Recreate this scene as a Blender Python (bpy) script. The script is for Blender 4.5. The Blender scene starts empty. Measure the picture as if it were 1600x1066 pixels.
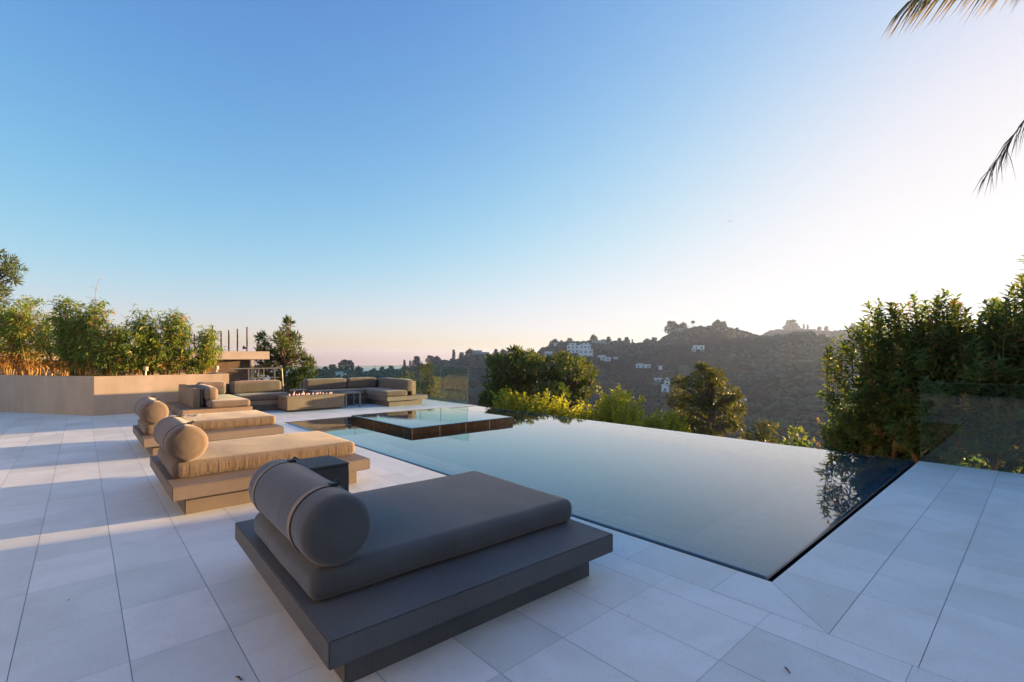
import bpy, bmesh, math, random
import numpy as np
from mathutils import Vector, Matrix, noise

# ------------------------------------------------------------------ camera, light, exposure
SC = bpy.context.scene
COL = SC.collection
rad = math.radians
FPX, CX, Y0, H, YAW = 750.0, 800.0, 556.5, 1.45, rad(41.9)
cam = bpy.data.cameras.new("camera")
camo = bpy.data.objects.new("camera", cam)
COL.objects.link(camo)
cam.sensor_width = 36.0
cam.lens = FPX / 1600 * 36
cam.shift_y = (Y0 - 533) / 1600
cam.clip_start, cam.clip_end = 0.05, 9000
camo.location = (0, 0, H)
camo.rotation_euler = (rad(90), 0, -YAW)
SC.camera = camo

SUN_AZ, SUN_EL = 102.5, 4.5            # azimuth clockwise from +Y
world = bpy.data.worlds.new("World")
SC.world = world
world.use_nodes = True
wn, wl = world.node_tree.nodes, world.node_tree.links
sky = wn.new('ShaderNodeTexSky')
sky.sky_type = 'NISHITA'
sky.sun_disc = False
sky.sun_elevation = rad(SUN_EL)
sky.sun_rotation = rad(SUN_AZ)
sky.altitude = 300
sky.air_density = 1.0
sky.dust_density = 1.0
sky.ozone_density = 5.0


def vm(op, a, b=None, c=None):
    n = wn.new('ShaderNodeVectorMath')
    n.operation = op
    for i, q in enumerate((a, b, c)):
        if q is None:
            continue
        if isinstance(q, tuple):
            n.inputs[i].default_value = q
        else:
            wl.new(q, n.inputs[i])
    return n


# the photograph holds detail right up to the sun: roll the sky's highlights off like its exposure blend does
EXPO = 2.6
gm = wn.new('ShaderNodeGamma'); gm.inputs[1].default_value = 1.3
wl.new(sky.outputs[0], gm.inputs[0])
p_ = vm('MULTIPLY', gm.outputs[0], (3.2, 1.21, 0.90))
den = vm('MULTIPLY_ADD', p_.outputs[0], p_.outputs[0], (1.0,) * 3)
sq = wn.new('ShaderNodeGamma'); sq.inputs[1].default_value = 0.5
wl.new(den.outputs[0], sq.inputs[0])
K = 0.955 / (0.12 * 2 ** EXPO)
out_ = vm('MULTIPLY', vm('DIVIDE', p_.outputs[0], sq.outputs[0]).outputs[0], (K,) * 3)
wl.new(out_.outputs[0], wn['Background'].inputs[0])
wn['Background'].inputs[1].default_value = 0.12
sun = bpy.data.lights.new("sun", 'SUN')
sun.energy = 4.0
sun.angle = rad(1.0)
sun.color = (1.0, 0.61, 0.29)
suno = bpy.data.objects.new("sun", sun)
COL.objects.link(suno)
sd = Vector((math.sin(rad(SUN_AZ)) * math.cos(rad(SUN_EL)), math.cos(rad(SUN_AZ)) * math.cos(rad(SUN_EL)), math.sin(rad(SUN_EL))))
suno.rotation_euler = sd.to_track_quat('Z', 'Y').to_euler()
suno.location = (30, -8, 12)
SC.view_settings.view_transform = 'Standard'
SC.view_settings.look = 'None'
SC.view_settings.gamma = 1
SC.view_settings.exposure = EXPO
SC.render.engine = 'CYCLES'
SC.cycles.use_denoising = True
SC.cycles.max_bounces = 8
SC.cycles.transparent_max_bounces = 16
SC.cycles.volume_bounces = 1
SC.cycles.caustics_reflective = False
SC.cycles.caustics_refractive = True
SC.cycles.sample_clamp_indirect = 6

rng = np.random.default_rng(7)
random.seed(7)
RV = np.array([math.cos(YAW), -math.sin(YAW)])
FV = np.array([math.sin(YAW), math.cos(YAW)])


def W(px, py, d):
    """world point that stands at depth d on the sight line of a photo pixel"""
    p = (px - CX) / FPX * d * RV + d * FV
    return np.array([p[0], p[1], H - (py - Y0) / FPX * d])


# ------------------------------------------------------------------ materials
def newmat(name):
    m = bpy.data.materials.new(name)
    m.use_nodes = True
    nt = m.node_tree
    return m, nt, nt.nodes, nt.links, nt.nodes['Principled BSDF']


def setin(b, **k):
    for n, v in k.items():
        b.inputs[n.replace('_', ' ')].default_value = v


def ramp(nodes, stops):
    r = nodes.new('ShaderNodeValToRGB')
    e = r.color_ramp.elements
    while len(e) < len(stops):
        e.new(0.5)
    for i, (p, c) in enumerate(stops):
        e[i].position = p
        e[i].color = (*c, 1)
    return r


def texco(nodes, links, scale=(1, 1, 1), out='Object'):
    t = nodes.new('ShaderNodeTexCoord')
    mp = nodes.new('ShaderNodeMapping')
    mp.inputs['Scale'].default_value = scale
    links.new(t.outputs[out], mp.inputs[0])
    return mp


def noisetex(nodes, links, vec, scale, detail=4, rough=0.55, dist=0.0):
    n = nodes.new('ShaderNodeTexNoise')
    n.inputs['Scale'].default_value = scale
    n.inputs['Detail'].default_value = detail
    n.inputs['Roughness'].default_value = rough
    n.inputs['Distortion'].default_value = dist
    links.new(vec.outputs[0], n.inputs['Vector'])
    return n


def bump(nodes, links, h, strength, dist, b, prev=None):
    bp = nodes.new('ShaderNodeBump')
    bp.inputs['Strength'].default_value = strength
    bp.inputs['Distance'].default_value = dist
    links.new(h, bp.inputs['Height'])
    if prev:
        links.new(prev.outputs[0], bp.inputs['Normal'])
    links.new(bp.outputs[0], b.inputs['Normal'])
    return bp


def mat_rough(name, c1, c2, scale=4, rough=0.8, bs=0.15, bd=0.01, bscale=40, stretch=(1, 1, 1), spec=0.3):
    m, nt, N, L, b = newmat(name)
    v = texco(N, L, stretch)
    n = noisetex(N, L, v, scale, 6, 0.6)
    r = ramp(N, [(0.3, c1), (0.7, c2)])
    L.new(n.outputs[0], r.inputs[0])
    L.new(r.outputs[0], b.inputs['Base Color'])
    setin(b, Roughness=rough, Specular_IOR_Level=spec)
    n2 = noisetex(N, L, v, bscale, 4, 0.6)
    bump(N, L, n2.outputs[0], bs, bd, b)
    return m


def mat_tile(name, c1, c2, c3):
    """limestone pavers: each paver a slightly different tone, fine veins and pores"""
    m, nt, N, L, b = newmat(name)
    g = N.new('ShaderNodeNewGeometry')
    r = ramp(N, [(0.0, c1), (0.5, c2), (1.0, c3)])
    L.new(g.outputs['Random Per Island'], r.inputs[0])
    v = texco(N, L, (1, 1, 1))
    n1 = noisetex(N, L, v, 2.2, 8, 0.62, 0.8)
    n2 = noisetex(N, L, v, 60, 5, 0.7)
    n4 = noisetex(N, L, v, 9, 6, 0.7, 2.5)
    mx = N.new('ShaderNodeMixRGB'); mx.blend_type = 'MULTIPLY'; mx.inputs[0].default_value = 1
    r1 = ramp(N, [(0.3, (0.86, 0.85, 0.83)), (0.65, (1, 1, 1))])
    L.new(n1.outputs[0], r1.inputs[0])
    L.new(r.outputs[0], mx.inputs[1]); L.new(r1.outputs[0], mx.inputs[2])
    mx2 = N.new('ShaderNodeMixRGB'); mx2.blend_type = 'MULTIPLY'; mx2.inputs[0].default_value = 1
    r2 = ramp(N, [(0.28, (0.80, 0.79, 0.78)), (0.45, (1, 1, 1))])
    L.new(n2.outputs[0], r2.inputs[0])
    L.new(mx.outputs[0], mx2.inputs[1]); L.new(r2.outputs[0], mx2.inputs[2])
    mx3 = N.new('ShaderNodeMixRGB'); mx3.blend_type = 'MULTIPLY'; mx3.inputs[0].default_value = 1
    r4 = ramp(N, [(0.27, (0.82, 0.81, 0.80)), (0.36, (1, 1, 1))])
    L.new(n4.outputs[0], r4.inputs[0])
    L.new(mx2.outputs[0], mx3.inputs[1]); L.new(r4.outputs[0], mx3.inputs[2])
    L.new(mx3.outputs[0], b.inputs['Base Color'])
    rr = ramp(N, [(0.3, (0.42,) * 3), (0.7, (0.62,) * 3)])
    L.new(n1.outputs[0], rr.inputs[0]); L.new(rr.outputs[0], b.inputs['Roughness'])
    setin(b, Specular_IOR_Level=0.35)
    bump(N, L, n2.outputs[0], 0.25, 0.003, b)
    return m


def mat_fabric(name, c1, c2, wrinkle=0.5, ruf=(24, 24, 2.2), sheen=0.25):
    """outdoor canvas: fine weave, uneven tone, creases that run down the sides"""
    m, nt, N, L, b = newmat(name)
    v = texco(N, L)
    n = noisetex(N, L, v, 3.2, 5, 0.6)
    r = ramp(N, [(0.3, c1), (0.72, c2)])
    L.new(n.outputs[0], r.inputs[0])
    nf = noisetex(N, L, v, 420, 2, 0.5)
    mx = N.new('ShaderNodeMixRGB'); mx.blend_type = 'MULTIPLY'; mx.inputs[0].default_value = 0.8
    rf = ramp(N, [(0.3, (0.72,) * 3), (0.7, (1.18,) * 3)])
    L.new(nf.outputs[0], rf.inputs[0])
    L.new(r.outputs[0], mx.inputs[1]); L.new(rf.outputs[0], mx.inputs[2])
    L.new(mx.outputs[0], b.inputs['Base Color'])
    setin(b, Roughness=0.92, Specular_IOR_Level=0.2, Sheen_Weight=sheen, Sheen_Roughness=0.5)
    b1 = bump(N, L, nf.outputs[0], 0.35, 0.002, b)
    v2 = texco(N, L, ruf)
    n2 = noisetex(N, L, v2, 1.0, 3, 0.5, 0.6)
    ge = N.new('ShaderNodeNewGeometry'); sx = N.new('ShaderNodeSeparateXYZ'); L.new(ge.outputs['Normal'], sx.inputs[0])
    ab = N.new('ShaderNodeMath'); ab.operation = 'ABSOLUTE'; L.new(sx.outputs[2], ab.inputs[0])
    sm = N.new('ShaderNodeMapRange'); sm.inputs['From Min'].default_value = 0.25; sm.inputs['From Max'].default_value = 0.95
    sm.inputs['To Min'].default_value = 1.0; sm.inputs['To Max'].default_value = 0.12
    L.new(ab.outputs[0], sm.inputs['Value'])
    ml = N.new('ShaderNodeMath'); ml.operation = 'MULTIPLY'; L.new(n2.outputs[0], ml.inputs[0]); L.new(sm.outputs[0], ml.inputs[1])
    b2 = bump(N, L, ml.outputs[0], wrinkle, 0.02, b, b1)
    n3 = noisetex(N, L, v, 7, 3, 0.5, 1.0)
    bump(N, L, n3.outputs[0], wrinkle * 0.35, 0.015, b, b2)
    return m


def mat_weave(name, c1, c2, period=0.014):
    """flat synthetic wicker: a small diagonal basket pattern"""
    m, nt, N, L, b = newmat(name)
    t = N.new('ShaderNodeTexCoord')
    s = N.new('ShaderNodeSeparateXYZ')
    L.new(t.outputs['Object'], s.inputs[0])

    def mth(op, a, c=None, v=None):
        q = N.new('ShaderNodeMath'); q.operation = op
        L.new(a, q.inputs[0])
        if c is not None:
            L.new(c, q.inputs[1])
        elif v is not None:
            q.inputs[1].default_value = v
        return q.outputs[0]
    k = 2 * math.pi / period
    a = mth('SINE', mth('MULTIPLY', mth('ADD', s.outputs[0], s.outputs[2]), v=k))
    y2 = mth('MULTIPLY', s.outputs[1], v=1.0)
    bb = mth('SINE', mth('MULTIPLY', mth('ADD', mth('SUBTRACT', s.outputs[0], s.outputs[2]), y2), v=k))
    p = mth('MULTIPLY', a, bb)
    p01 = mth('MULTIPLY_ADD', p, v=0.5)
    p01.node.inputs[2].default_value = 0.5
    v = texco(N, L)
    n = noisetex(N, L, v, 2.0, 5, 0.6)
    r = ramp(N, [(0.0, tuple(x * 0.42 for x in c1)), (0.5, c1), (1.0, c2)])
    L.new(p01, r.inputs[0])
    mx = N.new('ShaderNodeMixRGB'); mx.blend_type = 'MULTIPLY'; mx.inputs[0].default_value = 1
    rf = ramp(N, [(0.3, (0.8,) * 3), (0.7, (1.1,) * 3)])
    L.new(n.outputs[0], rf.inputs[0])
    L.new(r.outputs[0], mx.inputs[1]); L.new(rf.outputs[0], mx.inputs[2])
    L.new(mx.outputs[0], b.inputs['Base Color'])
    setin(b, Roughness=0.6, Specular_IOR_Level=0.35)
    bump(N, L, p01, 0.5, 0.003, b)
    return m


def mat_leaf(name, cols, trans=0.35, rough=0.45, spec=0.4, shade=1.0):
    m, nt, N, L, b = newmat(name)
    g = N.new('ShaderNodeNewGeometry')
    k = len(cols)
    r = ramp(N, [(i / (k - 1), c) for i, c in enumerate(cols)])
    L.new(g.outputs['Random Per Island'], r.inputs[0])
    L.new(r.outputs[0], b.inputs['Base Color'])
    setin(b, Roughness=rough, Specular_IOR_Level=spec)
    tr = N.new('ShaderNodeBsdfTranslucent')
    mt = N.new('ShaderNodeMixRGB'); mt.blend_type = 'MULTIPLY'; mt.inputs[0].default_value = 1
    mt.inputs[2].default_value = (1.35, 1.25, 0.45, 1)
    L.new(r.outputs[0], mt.inputs[1]); L.new(mt.outputs[0], tr.inputs[0])
    ms = N.new('ShaderNodeMixShader'); ms.inputs[0].default_value = trans
    L.new(b.outputs[0], ms.inputs[1]); L.new(tr.outputs[0], ms.inputs[2])
    L.new(ms.outputs[0], nt.nodes['Material Output'].inputs['Surface'])
    return m


def mat_plain(name, c, rough=0.5, metal=0.0, spec=0.5):
    m, nt, N, L, b = newmat(name)
    v = texco(N, L)
    n = noisetex(N, L, v, 9, 4, 0.6)
    r = ramp(N, [(0.3, tuple(x * 0.88 for x in c)), (0.7, tuple(min(1, x * 1.1) for x in c))])
    L.new(n.outputs[0], r.inputs[0]); L.new(r.outputs[0], b.inputs['Base Color'])
    setin(b, Roughness=rough, Metallic=metal, Specular_IOR_Level=spec)
    return m


def mat_glass(name, tint=(0.82, 0.93, 0.90)):
    """thin clear pane: straight-through transmission with a Fresnel reflection"""
    m, nt, N, L, b = newmat(name)
    tr = N.new('ShaderNodeBsdfTransparent'); tr.inputs[0].default_value = (*tint, 1)
    gl = N.new('ShaderNodeBsdfGlossy'); gl.inputs['Roughness'].default_value = 0.01
    fr = N.new('ShaderNodeFresnel'); ge = N.new('ShaderNodeNewGeometry')
    mi = N.new('ShaderNodeMapRange'); mi.inputs['To Min'].default_value = 1.5; mi.inputs['To Max'].default_value = 1 / 1.5
    L.new(ge.outputs['Backfacing'], mi.inputs['Value']); L.new(mi.outputs[0], fr.inputs[0])
    ms = N.new('ShaderNodeMixShader')
    L.new(fr.outputs[0], ms.inputs[0]); L.new(tr.outputs[0], ms.inputs[1]); L.new(gl.outputs[0], ms.inputs[2])
    L.new(ms.outputs[0], nt.nodes['Material Output'].inputs['Surface'])
    N.remove(b)
    return m


def mat_emit(name, c, s):
    m, nt, N, L, b = newmat(name)
    setin(b, Base_Color=(*c, 1), Emission_Color=(*c, 1), Emission_Strength=s)
    return m


def mat_water(name, bumpd=0.0012, col=(0.80, 0.90, 0.95), st=0.25):
    m, nt, N, L, b = newmat(name)
    setin(b, Base_Color=(*col, 1), Roughness=0.0, IOR=1.5, Transmission_Weight=1.0, Coat_Weight=0.55, Coat_Roughness=0.0, Coat_IOR=1.6)
    v = texco(N, L, (1.0, 1.0, 1.0))
    v.inputs['Rotation'].default_value = (0, 0, YAW)
    v.inputs['Scale'].default_value = (4.0, 9.0, 1)
    n = noisetex(N, L, v, 1.1, 3, 0.5, 0.4)
    n2 = noisetex(N, L, v, 4.0, 2, 0.5, 0.2)
    ad = N.new('ShaderNodeMath'); ad.operation = 'MULTIPLY_ADD'; ad.inputs[1].default_value = 0.25
    L.new(n2.outputs[0], ad.inputs[0]); L.new(n.outputs[0], ad.inputs[2])
    bq = bump(N, L, ad.outputs[0], st, bumpd, b)
    L.new(bq.outputs[0], b.inputs['Coat Normal'])
    return m


M = {}
M['tile'] = mat_tile('limestone_paver', (0.69, 0.75, 0.715), (0.77, 0.82, 0.785), (0.83, 0.875, 0.84))
M['grout'] = mat_plain('grout', (0.33, 0.32, 0.31), 0.9)
M['fab_shaded'] = mat_fabric('canvas_smooth_shaded', (0.068, 0.076, 0.078), (0.092, 0.101, 0.103), 0.3, (9, 9, 1.6), 0.35)  # shaded copy of the daybed canvas: its shade is put into the dark base
M['fab'] = mat_fabric('canvas_creased_sunlit', (0.142, 0.106, 0.073), (0.188, 0.141, 0.097), 0.38)  # sunlit copy of the same canvas: warm sunlight is put into the tan
M['fab_roll_sunlit'] = mat_fabric('canvas_roll_sunlit', (0.145, 0.110, 0.078), (0.190, 0.146, 0.105), 0.14, (8, 8, 2))  # bolster version of the sunlit copy, sun warmth again in the base colour
M['fab_sofa'] = mat_fabric('canvas_sofa', (0.150, 0.112, 0.085), (0.195, 0.148, 0.114), 0.35)
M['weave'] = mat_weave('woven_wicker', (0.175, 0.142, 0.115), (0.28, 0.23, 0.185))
M['weave_shaded'] = mat_weave('woven_wicker_shaded', (0.100, 0.106, 0.106), (0.185, 0.194, 0.192))  # shaded copy of the daybed wicker, base colour darkened and cooled for shade
M['weave_coal'] = mat_weave('woven_wicker_charcoal', (0.070, 0.066, 0.062), (0.124, 0.116, 0.108))
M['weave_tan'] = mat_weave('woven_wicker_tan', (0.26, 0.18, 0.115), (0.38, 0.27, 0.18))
M['strap'] = mat_plain('strap_webbing', (0.27, 0.235, 0.185), 0.8)
M['piping'] = mat_plain('dark_piping', (0.012, 0.012, 0.013), 0.7)
M['metal'] = mat_plain('brushed_metal', (0.26, 0.25, 0.24), 0.45, 0.8)
M['black'] = mat_plain('black_metal', (0.02, 0.02, 0.022), 0.5)
M['plaster'] = mat_rough('planter_concrete', (0.39, 0.305, 0.22), (0.55, 0.445, 0.335), 1.6, 0.85, 0.2, 0.006, 30, (1, 1, 0.35))
M['soil'] = mat_rough('soil', (0.03, 0.022, 0.015), (0.07, 0.05, 0.03), 8, 0.95, 0.5, 0.03, 20)
M['pooltile'] = mat_rough('dark_pool_tile', (0.012, 0.10, 0.20), (0.016, 0.115, 0.22), 6, 0.25, 0.05, 0.003, 30)
M['gutter'] = mat_rough('black_gutter', (0.006, 0.007, 0.009), (0.012, 0.013, 0.016), 6, 0.3, 0.05, 0.003, 30)
M['spafloor'] = mat_rough('spa_floor_tile', (0.02, 0.03, 0.04), (0.035, 0.05, 0.06), 6, 0.4, 0.05, 0.003, 30)
M['ledge'] = mat_rough('pool_ledge_tile', (0.12, 0.16, 0.20), (0.15, 0.20, 0.24), 6, 0.4, 0.05, 0.003, 30)
M['spatile'] = mat_rough('spa_stone', (0.010, 0.008, 0.007), (0.025, 0.019, 0.015), 9, 0.22, 0.2, 0.004, 60, (1, 1, 0.4))
M['spajoint'] = mat_plain('spa_joint', (0.17, 0.15, 0.13), 0.7)
M['water'] = mat_water('pool_water')
M['spawater'] = mat_water('spa_water', 0.004, (0.8, 0.9, 0.95), 0.3)
M['glass'] = mat_glass('clear_glass')
M['glassedge'] = mat_plain('glass_edge', (0.10, 0.17, 0.15), 0.15)
M['roofslab'] = mat_rough('roof_fascia', (0.44, 0.36, 0.28), (0.52, 0.44, 0.35), 2.0, 0.85, 0.1, 0.01, 20)
M['stonewall'] = mat_rough('split_stone', (0.10, 0.07, 0.05), (0.24, 0.17, 0.12), 5, 0.9, 0.8, 0.05, 12, (1, 1, 3.5))
M['rust'] = mat_plain('rusty_steel', (0.13, 0.065, 0.045), 0.8)
M['bark'] = mat_rough('bark', (0.05, 0.035, 0.025), (0.13, 0.09, 0.06), 10, 0.95, 0.6, 0.03, 25, (1, 1, 0.3))
M['twig'] = mat_rough('young_wood', (0.09, 0.055, 0.03), (0.16, 0.10, 0.055), 10, 0.9, 0.3, 0.01, 25, (1, 1, 0.3))
M['culm'] = mat_rough('bamboo_culm', (0.22, 0.13, 0.03), (0.38, 0.25, 0.07), 6, 0.5, 0.1, 0.005, 25, (1, 1, 0.3))
M['leaf_bamboo'] = mat_leaf('bamboo_leaf', [(0.066, 0.135, 0.027), (0.112, 0.203, 0.032), (0.188, 0.259, 0.036), (0.319, 0.315, 0.045)], 0.4)
M['leaf_straw'] = mat_leaf('bamboo_dry_leaf', [(0.260, 0.130, 0.030), (0.360, 0.200, 0.040), (0.200, 0.120, 0.030)], 0.3)
M['leaf_lime'] = mat_leaf('lime_leaf', [(0.27, 0.34, 0.035), (0.36, 0.42, 0.04), (0.42, 0.43, 0.045), (0.20, 0.29, 0.03)], 0.5, 0.6, 0.2)
M['leaf_dark'] = mat_leaf('toyon_leaf', [(0.066, 0.125, 0.040), (0.095, 0.165, 0.048), (0.125, 0.195, 0.056), (0.18, 0.19, 0.065)], 0.52, 0.5, 0.3)
M['leaf_red'] = mat_leaf('bronze_leaf', [(0.188, 0.203, 0.057), (0.375, 0.247, 0.080), (0.281, 0.158, 0.068)], 0.4, 0.4)
M['leaf_pine'] = mat_leaf('pine_needle', [(0.045, 0.080, 0.022), (0.08, 0.115, 0.026), (0.13, 0.135, 0.034)], 0.25, 0.6, 0.2)
M['leaf_oak'] = mat_leaf('conifer_leaf', [(0.042, 0.090, 0.028), (0.075, 0.125, 0.032), (0.13, 0.145, 0.040), (0.050, 0.095, 0.030)], 0.28, 0.6, 0.2)
M['leaf_olive'] = mat_leaf('cedar_leaf', [(0.050, 0.088, 0.026), (0.090, 0.115, 0.030), (0.135, 0.130, 0.038), (0.052, 0.076, 0.024)], 0.3, 0.6, 0.2)
M['leaf_far'] = mat_leaf('far_foliage', [(0.009, 0.030, 0.014), (0.018, 0.052, 0.024), (0.030, 0.068, 0.030), (0.056, 0.074, 0.042)], 0.15, 0.8)
M['leaf_palm'] = mat_leaf('palm_leaflet', [(0.075, 0.090, 0.015), (0.180, 0.150, 0.024), (0.330, 0.210, 0.030)], 0.35, 0.4)
M['leaf_dead'] = mat_leaf('palm_dry_leaflet', [(0.018, 0.014, 0.012), (0.035, 0.027, 0.022), (0.050, 0.035, 0.025)], 0.05, 0.8)
M['stucco'] = mat_rough('warm_stucco', (0.33, 0.31, 0.28), (0.40, 0.37, 0.34), 1.2, 0.9, 0.15, 0.01, 30)
M['white'] = mat_plain('white_stucco', (0.74, 0.72, 0.70), 0.8)
M['grey'] = mat_plain('grey_stucco', (0.36, 0.36, 0.37), 0.8)
M['roof_terra'] = mat_plain('clay_roof', (0.35, 0.19, 0.12), 0.85)
M['roof_white'] = mat_plain('pale_roof', (0.60, 0.58, 0.56), 0.8)
M['pane'] = mat_plain('dark_pane', (0.05, 0.06, 0.07), 0.1)
M['flame'] = mat_emit('gas_flame', (1.0, 0.50, 0.30), 0.22)
M['lavarock'] = mat_rough('lava_rock', (0.02, 0.02, 0.02), (0.06, 0.055, 0.05), 20, 0.9, 0.8, 0.02, 30)


# ------------------------------------------------------------------ mesh helpers
class MB:
    def __init__(s):
        s.v, s.f, s.n = [], [], 0

    def add(s, v, f):
        v = np.asarray(v, float).reshape(-1, 3)
        s.v.append(v)
        s.f.extend([tuple(int(i) + s.n for i in q) for q in f])
        s.n += len(v)

    def addq(s, v, k=4):
        """v: (n*k,3), every k vertices one face"""
        v = np.asarray(v, float).reshape(-1, 3)
        a = np.arange(len(v)).reshape(-1, k) + s.n
        s.v.append(v)
        s.f.extend(map(tuple, a.tolist()))
        s.n += len(v)

    def box(s, x0, x1, y0, y1, z0, z1):
        v = [(x, y, z) for z in (z0, z1) for y in (y0, y1) for x in (x0, x1)]
        s.add(v, [(0, 2, 3, 1), (4, 5, 7, 6), (0, 1, 5, 4), (2, 6, 7, 3), (0, 4, 6, 2), (1, 3, 7, 5)])

    def prism(s, poly, z0, z1, cap=True):
        n = len(poly)
        v = [(x, y, z0) for x, y in poly] + [(x, y, z1) for x, y in poly]
        f = [(i, (i + 1) % n, n + (i + 1) % n, n + i) for i in range(n)]
        if cap:
            f += [tuple(range(n - 1, -1, -1)), tuple(range(n, 2 * n))]
        s.add(v, f)

    def tube(s, pts, r, k=6, cap=True):
        pts = np.asarray(pts, float)
        n = len(pts)
        r = np.broadcast_to(np.asarray(r, float), (n,))
        t = np.gradient(pts, axis=0)
        t /= np.linalg.norm(t, axis=1)[:, None] + 1e-9
        up = np.array([0.31, 0.17, 0.93]) if abs(t[0, 2]) < 0.9 else np.array([0.95, 0.2, 0.1])
        a = np.cross(t, up); a /= np.linalg.norm(a, axis=1)[:, None] + 1e-9
        b = np.cross(t, a)
        ang = np.arange(k) * 2 * math.pi / k
        v = pts[:, None, :] + r[:, None, None] * (np.cos(ang)[None, :, None] * a[:, None, :] + np.sin(ang)[None, :, None] * b[:, None, :])
        f = []
        for i in range(n - 1):
            for j in range(k):
                j2 = (j + 1) % k
                f.append((i * k + j, i * k + j2, (i + 1) * k + j2, (i + 1) * k + j))
        if cap:
            f.append(tuple(range(k - 1, -1, -1)))
            f.append(tuple((n - 1) * k + j for j in range(k)))
        s.add(v.reshape(-1, 3), f)

    def build(s, name, mat, parent=None, smooth=False, bevel=0.0, world=True):
        V = np.concatenate(s.v) if s.v else np.zeros((0, 3))
        if parent is not None and world:
            off = Vector((0, 0, 0)); p = parent
            while p is not None:
                off += p.location; p = p.parent
            V = V - np.array(off)
        me = bpy.data.meshes.new(name)
        me.from_pydata(V.tolist(), [], s.f)
        if bevel:
            bm = bmesh.new(); bm.from_mesh(me)
            bmesh.ops.recalc_face_normals(bm, faces=bm.faces)
            ed = [e for e in bm.edges if len(e.link_faces) == 2 and e.calc_face_angle(0) > 0.6]
            bmesh.ops.bevel(bm, geom=ed, offset=bevel, segments=2, affect='EDGES', clamp_overlap=True)
            bm.to_mesh(me); bm.free()
        me.materials.append(mat)
        if smooth:
            me.polygons.foreach_set('use_smooth', [True] * len(me.polygons))
        me.update()
        o = bpy.data.objects.new(name, me)
        COL.objects.link(o)
        if parent is not None:
            o.parent = parent
        return o


def tag(o, label, cat, group=None, kind=None):
    o['label'] = label
    o['category'] = cat
    if group:
        o['group'] = group
    if kind:
        o['kind'] = kind
    return o


def thing(name, label, cat, loc=(0, 0, 0), group=None):
    o = bpy.data.objects.new(name, None)
    COL.objects.link(o)
    o.empty_display_size = 0.2
    o.location = tuple(float(c) for c in loc)
    return tag(o, label, cat, group)


def setting(o, kind='structure'):
    o['kind'] = kind
    return o


def copy_tree(o, parent=None):
    c = o.copy()
    COL.objects.link(c)
    if parent is not None:
        c.parent = parent
    for ch in list(o.children):
        copy_tree(ch, c)
    return c


def cushion(x0, x1, y0, y1, z0, z1, r=0.05, puff=0.012, res=0.03, wr=0.0, seed=0, sag=0.0, pinch=0.0):
    """soft upholstered block: rounded edges, bulged faces, optional creases down the sides"""
    c = np.array([(x0 + x1) / 2, (y0 + y1) / 2, (z0 + z1) / 2])
    h = np.array([(x1 - x0) / 2, (y1 - y0) / 2, (z1 - z0) / 2])
    r = min(r, h.min() * 0.98)
    lines = []
    for k in range(3):
        n = max(3, int((2 * h[k] - 2 * r) / res))
        inner = np.linspace(-(h[k] - r), h[k] - r, n)
        e = r * np.tan(np.linspace(0, math.pi / 4, 5))[1:]
        lines.append(np.concatenate([-(h[k] - r) - e[::-1], inner, h[k] - r + e]))
    mb = MB()
    for ax in range(3):
        a1, a2 = [(1, 2), (2, 0), (0, 1)][ax]
        A, B = np.meshgrid(lines[a1], lines[a2], indexing='ij')
        na, nb = A.shape
        for sg in (-1, 1):
            P = np.zeros((na, nb, 3))
            P[..., a1] = A; P[..., a2] = B; P[..., ax] = sg * h[ax]
            idx = np.arange(na * nb).reshape(na, nb)
            q = np.stack([idx[:-1, :-1], idx[1:, :-1], idx[1:, 1:], idx[:-1, 1:]], -1).reshape(-1, 4)
            if sg < 0:
                q = q[:, ::-1]
            mb.add(P.reshape(-1, 3), q.tolist())
    P = np.concatenate(mb.v)
    core = np.clip(P, -(h - r), h - r)
    d = P - core
    ln = np.linalg.norm(d, axis=1)[:, None]
    nrm = d / (ln + 1e-9)
    P = core + nrm * r
    u = P / h
    bul = (1 - np.clip(np.abs(u), 0, 1) ** 3)
    for ax in range(3):
        o1, o2 = (ax + 1) % 3, (ax + 2) % 3
        P[:, ax] += nrm[:, ax] * puff * (bul[:, o1] * bul[:, o2]) * (0.6 if ax < 2 else 1.0)
    if sag:
        P[:, 2] -= np.where(nrm[:, 2] > 0, sag * np.exp(-((u[:, 0] - 0.3) ** 2 + u[:, 1] ** 2) * 2.5), 0)
    for i in range(len(P)):
        p = P[i]
        if wr:
            side = 1 - abs(nrm[i, 2]) ** 2
            s = p[0] + p[1] * 0.7
            wv = noise.noise(Vector((p[0] * 20, p[1] * 20, p[2] * 2 + seed)))
            wv += 0.5 * noise.noise(Vector((p[0] * 45, p[1] * 45, p[2] * 4 + seed * 3)))
            amp = wr * (0.25 + 0.75 * side) * (0.6 + 0.8 * noise.noise(Vector((p[0] * 2.2, p[1] * 2.2, seed * 1.7))))
            P[i] = p + nrm[i] * wv * amp
        lo = noise.noise(Vector((p[0] * 2.5, p[1] * 2.5, p[2] * 2.5 + seed * 5.1))) * 0.006
        P[i] = P[i] + nrm[i] * lo
        if pinch and nrm[i, 2] > 0.3:
            q = math.exp(-((u[i, 1] - 0.35) / 0.3) ** 2) * math.exp(-((u[i, 0] + 0.35) / 0.35) ** 2)
            P[i][2] += pinch * q * noise.noise(Vector((p[0] * 22, p[1] * 9, seed + 9.0)))
    mb.v = [P + c]
    return mb


def weld(o, d=0.0006):
    bm = bmesh.new(); bm.from_mesh(o.data)
    bmesh.ops.remove_doubles(bm, verts=bm.verts, dist=d)
    bm.to_mesh(o.data); bm.free()
    return o


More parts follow.
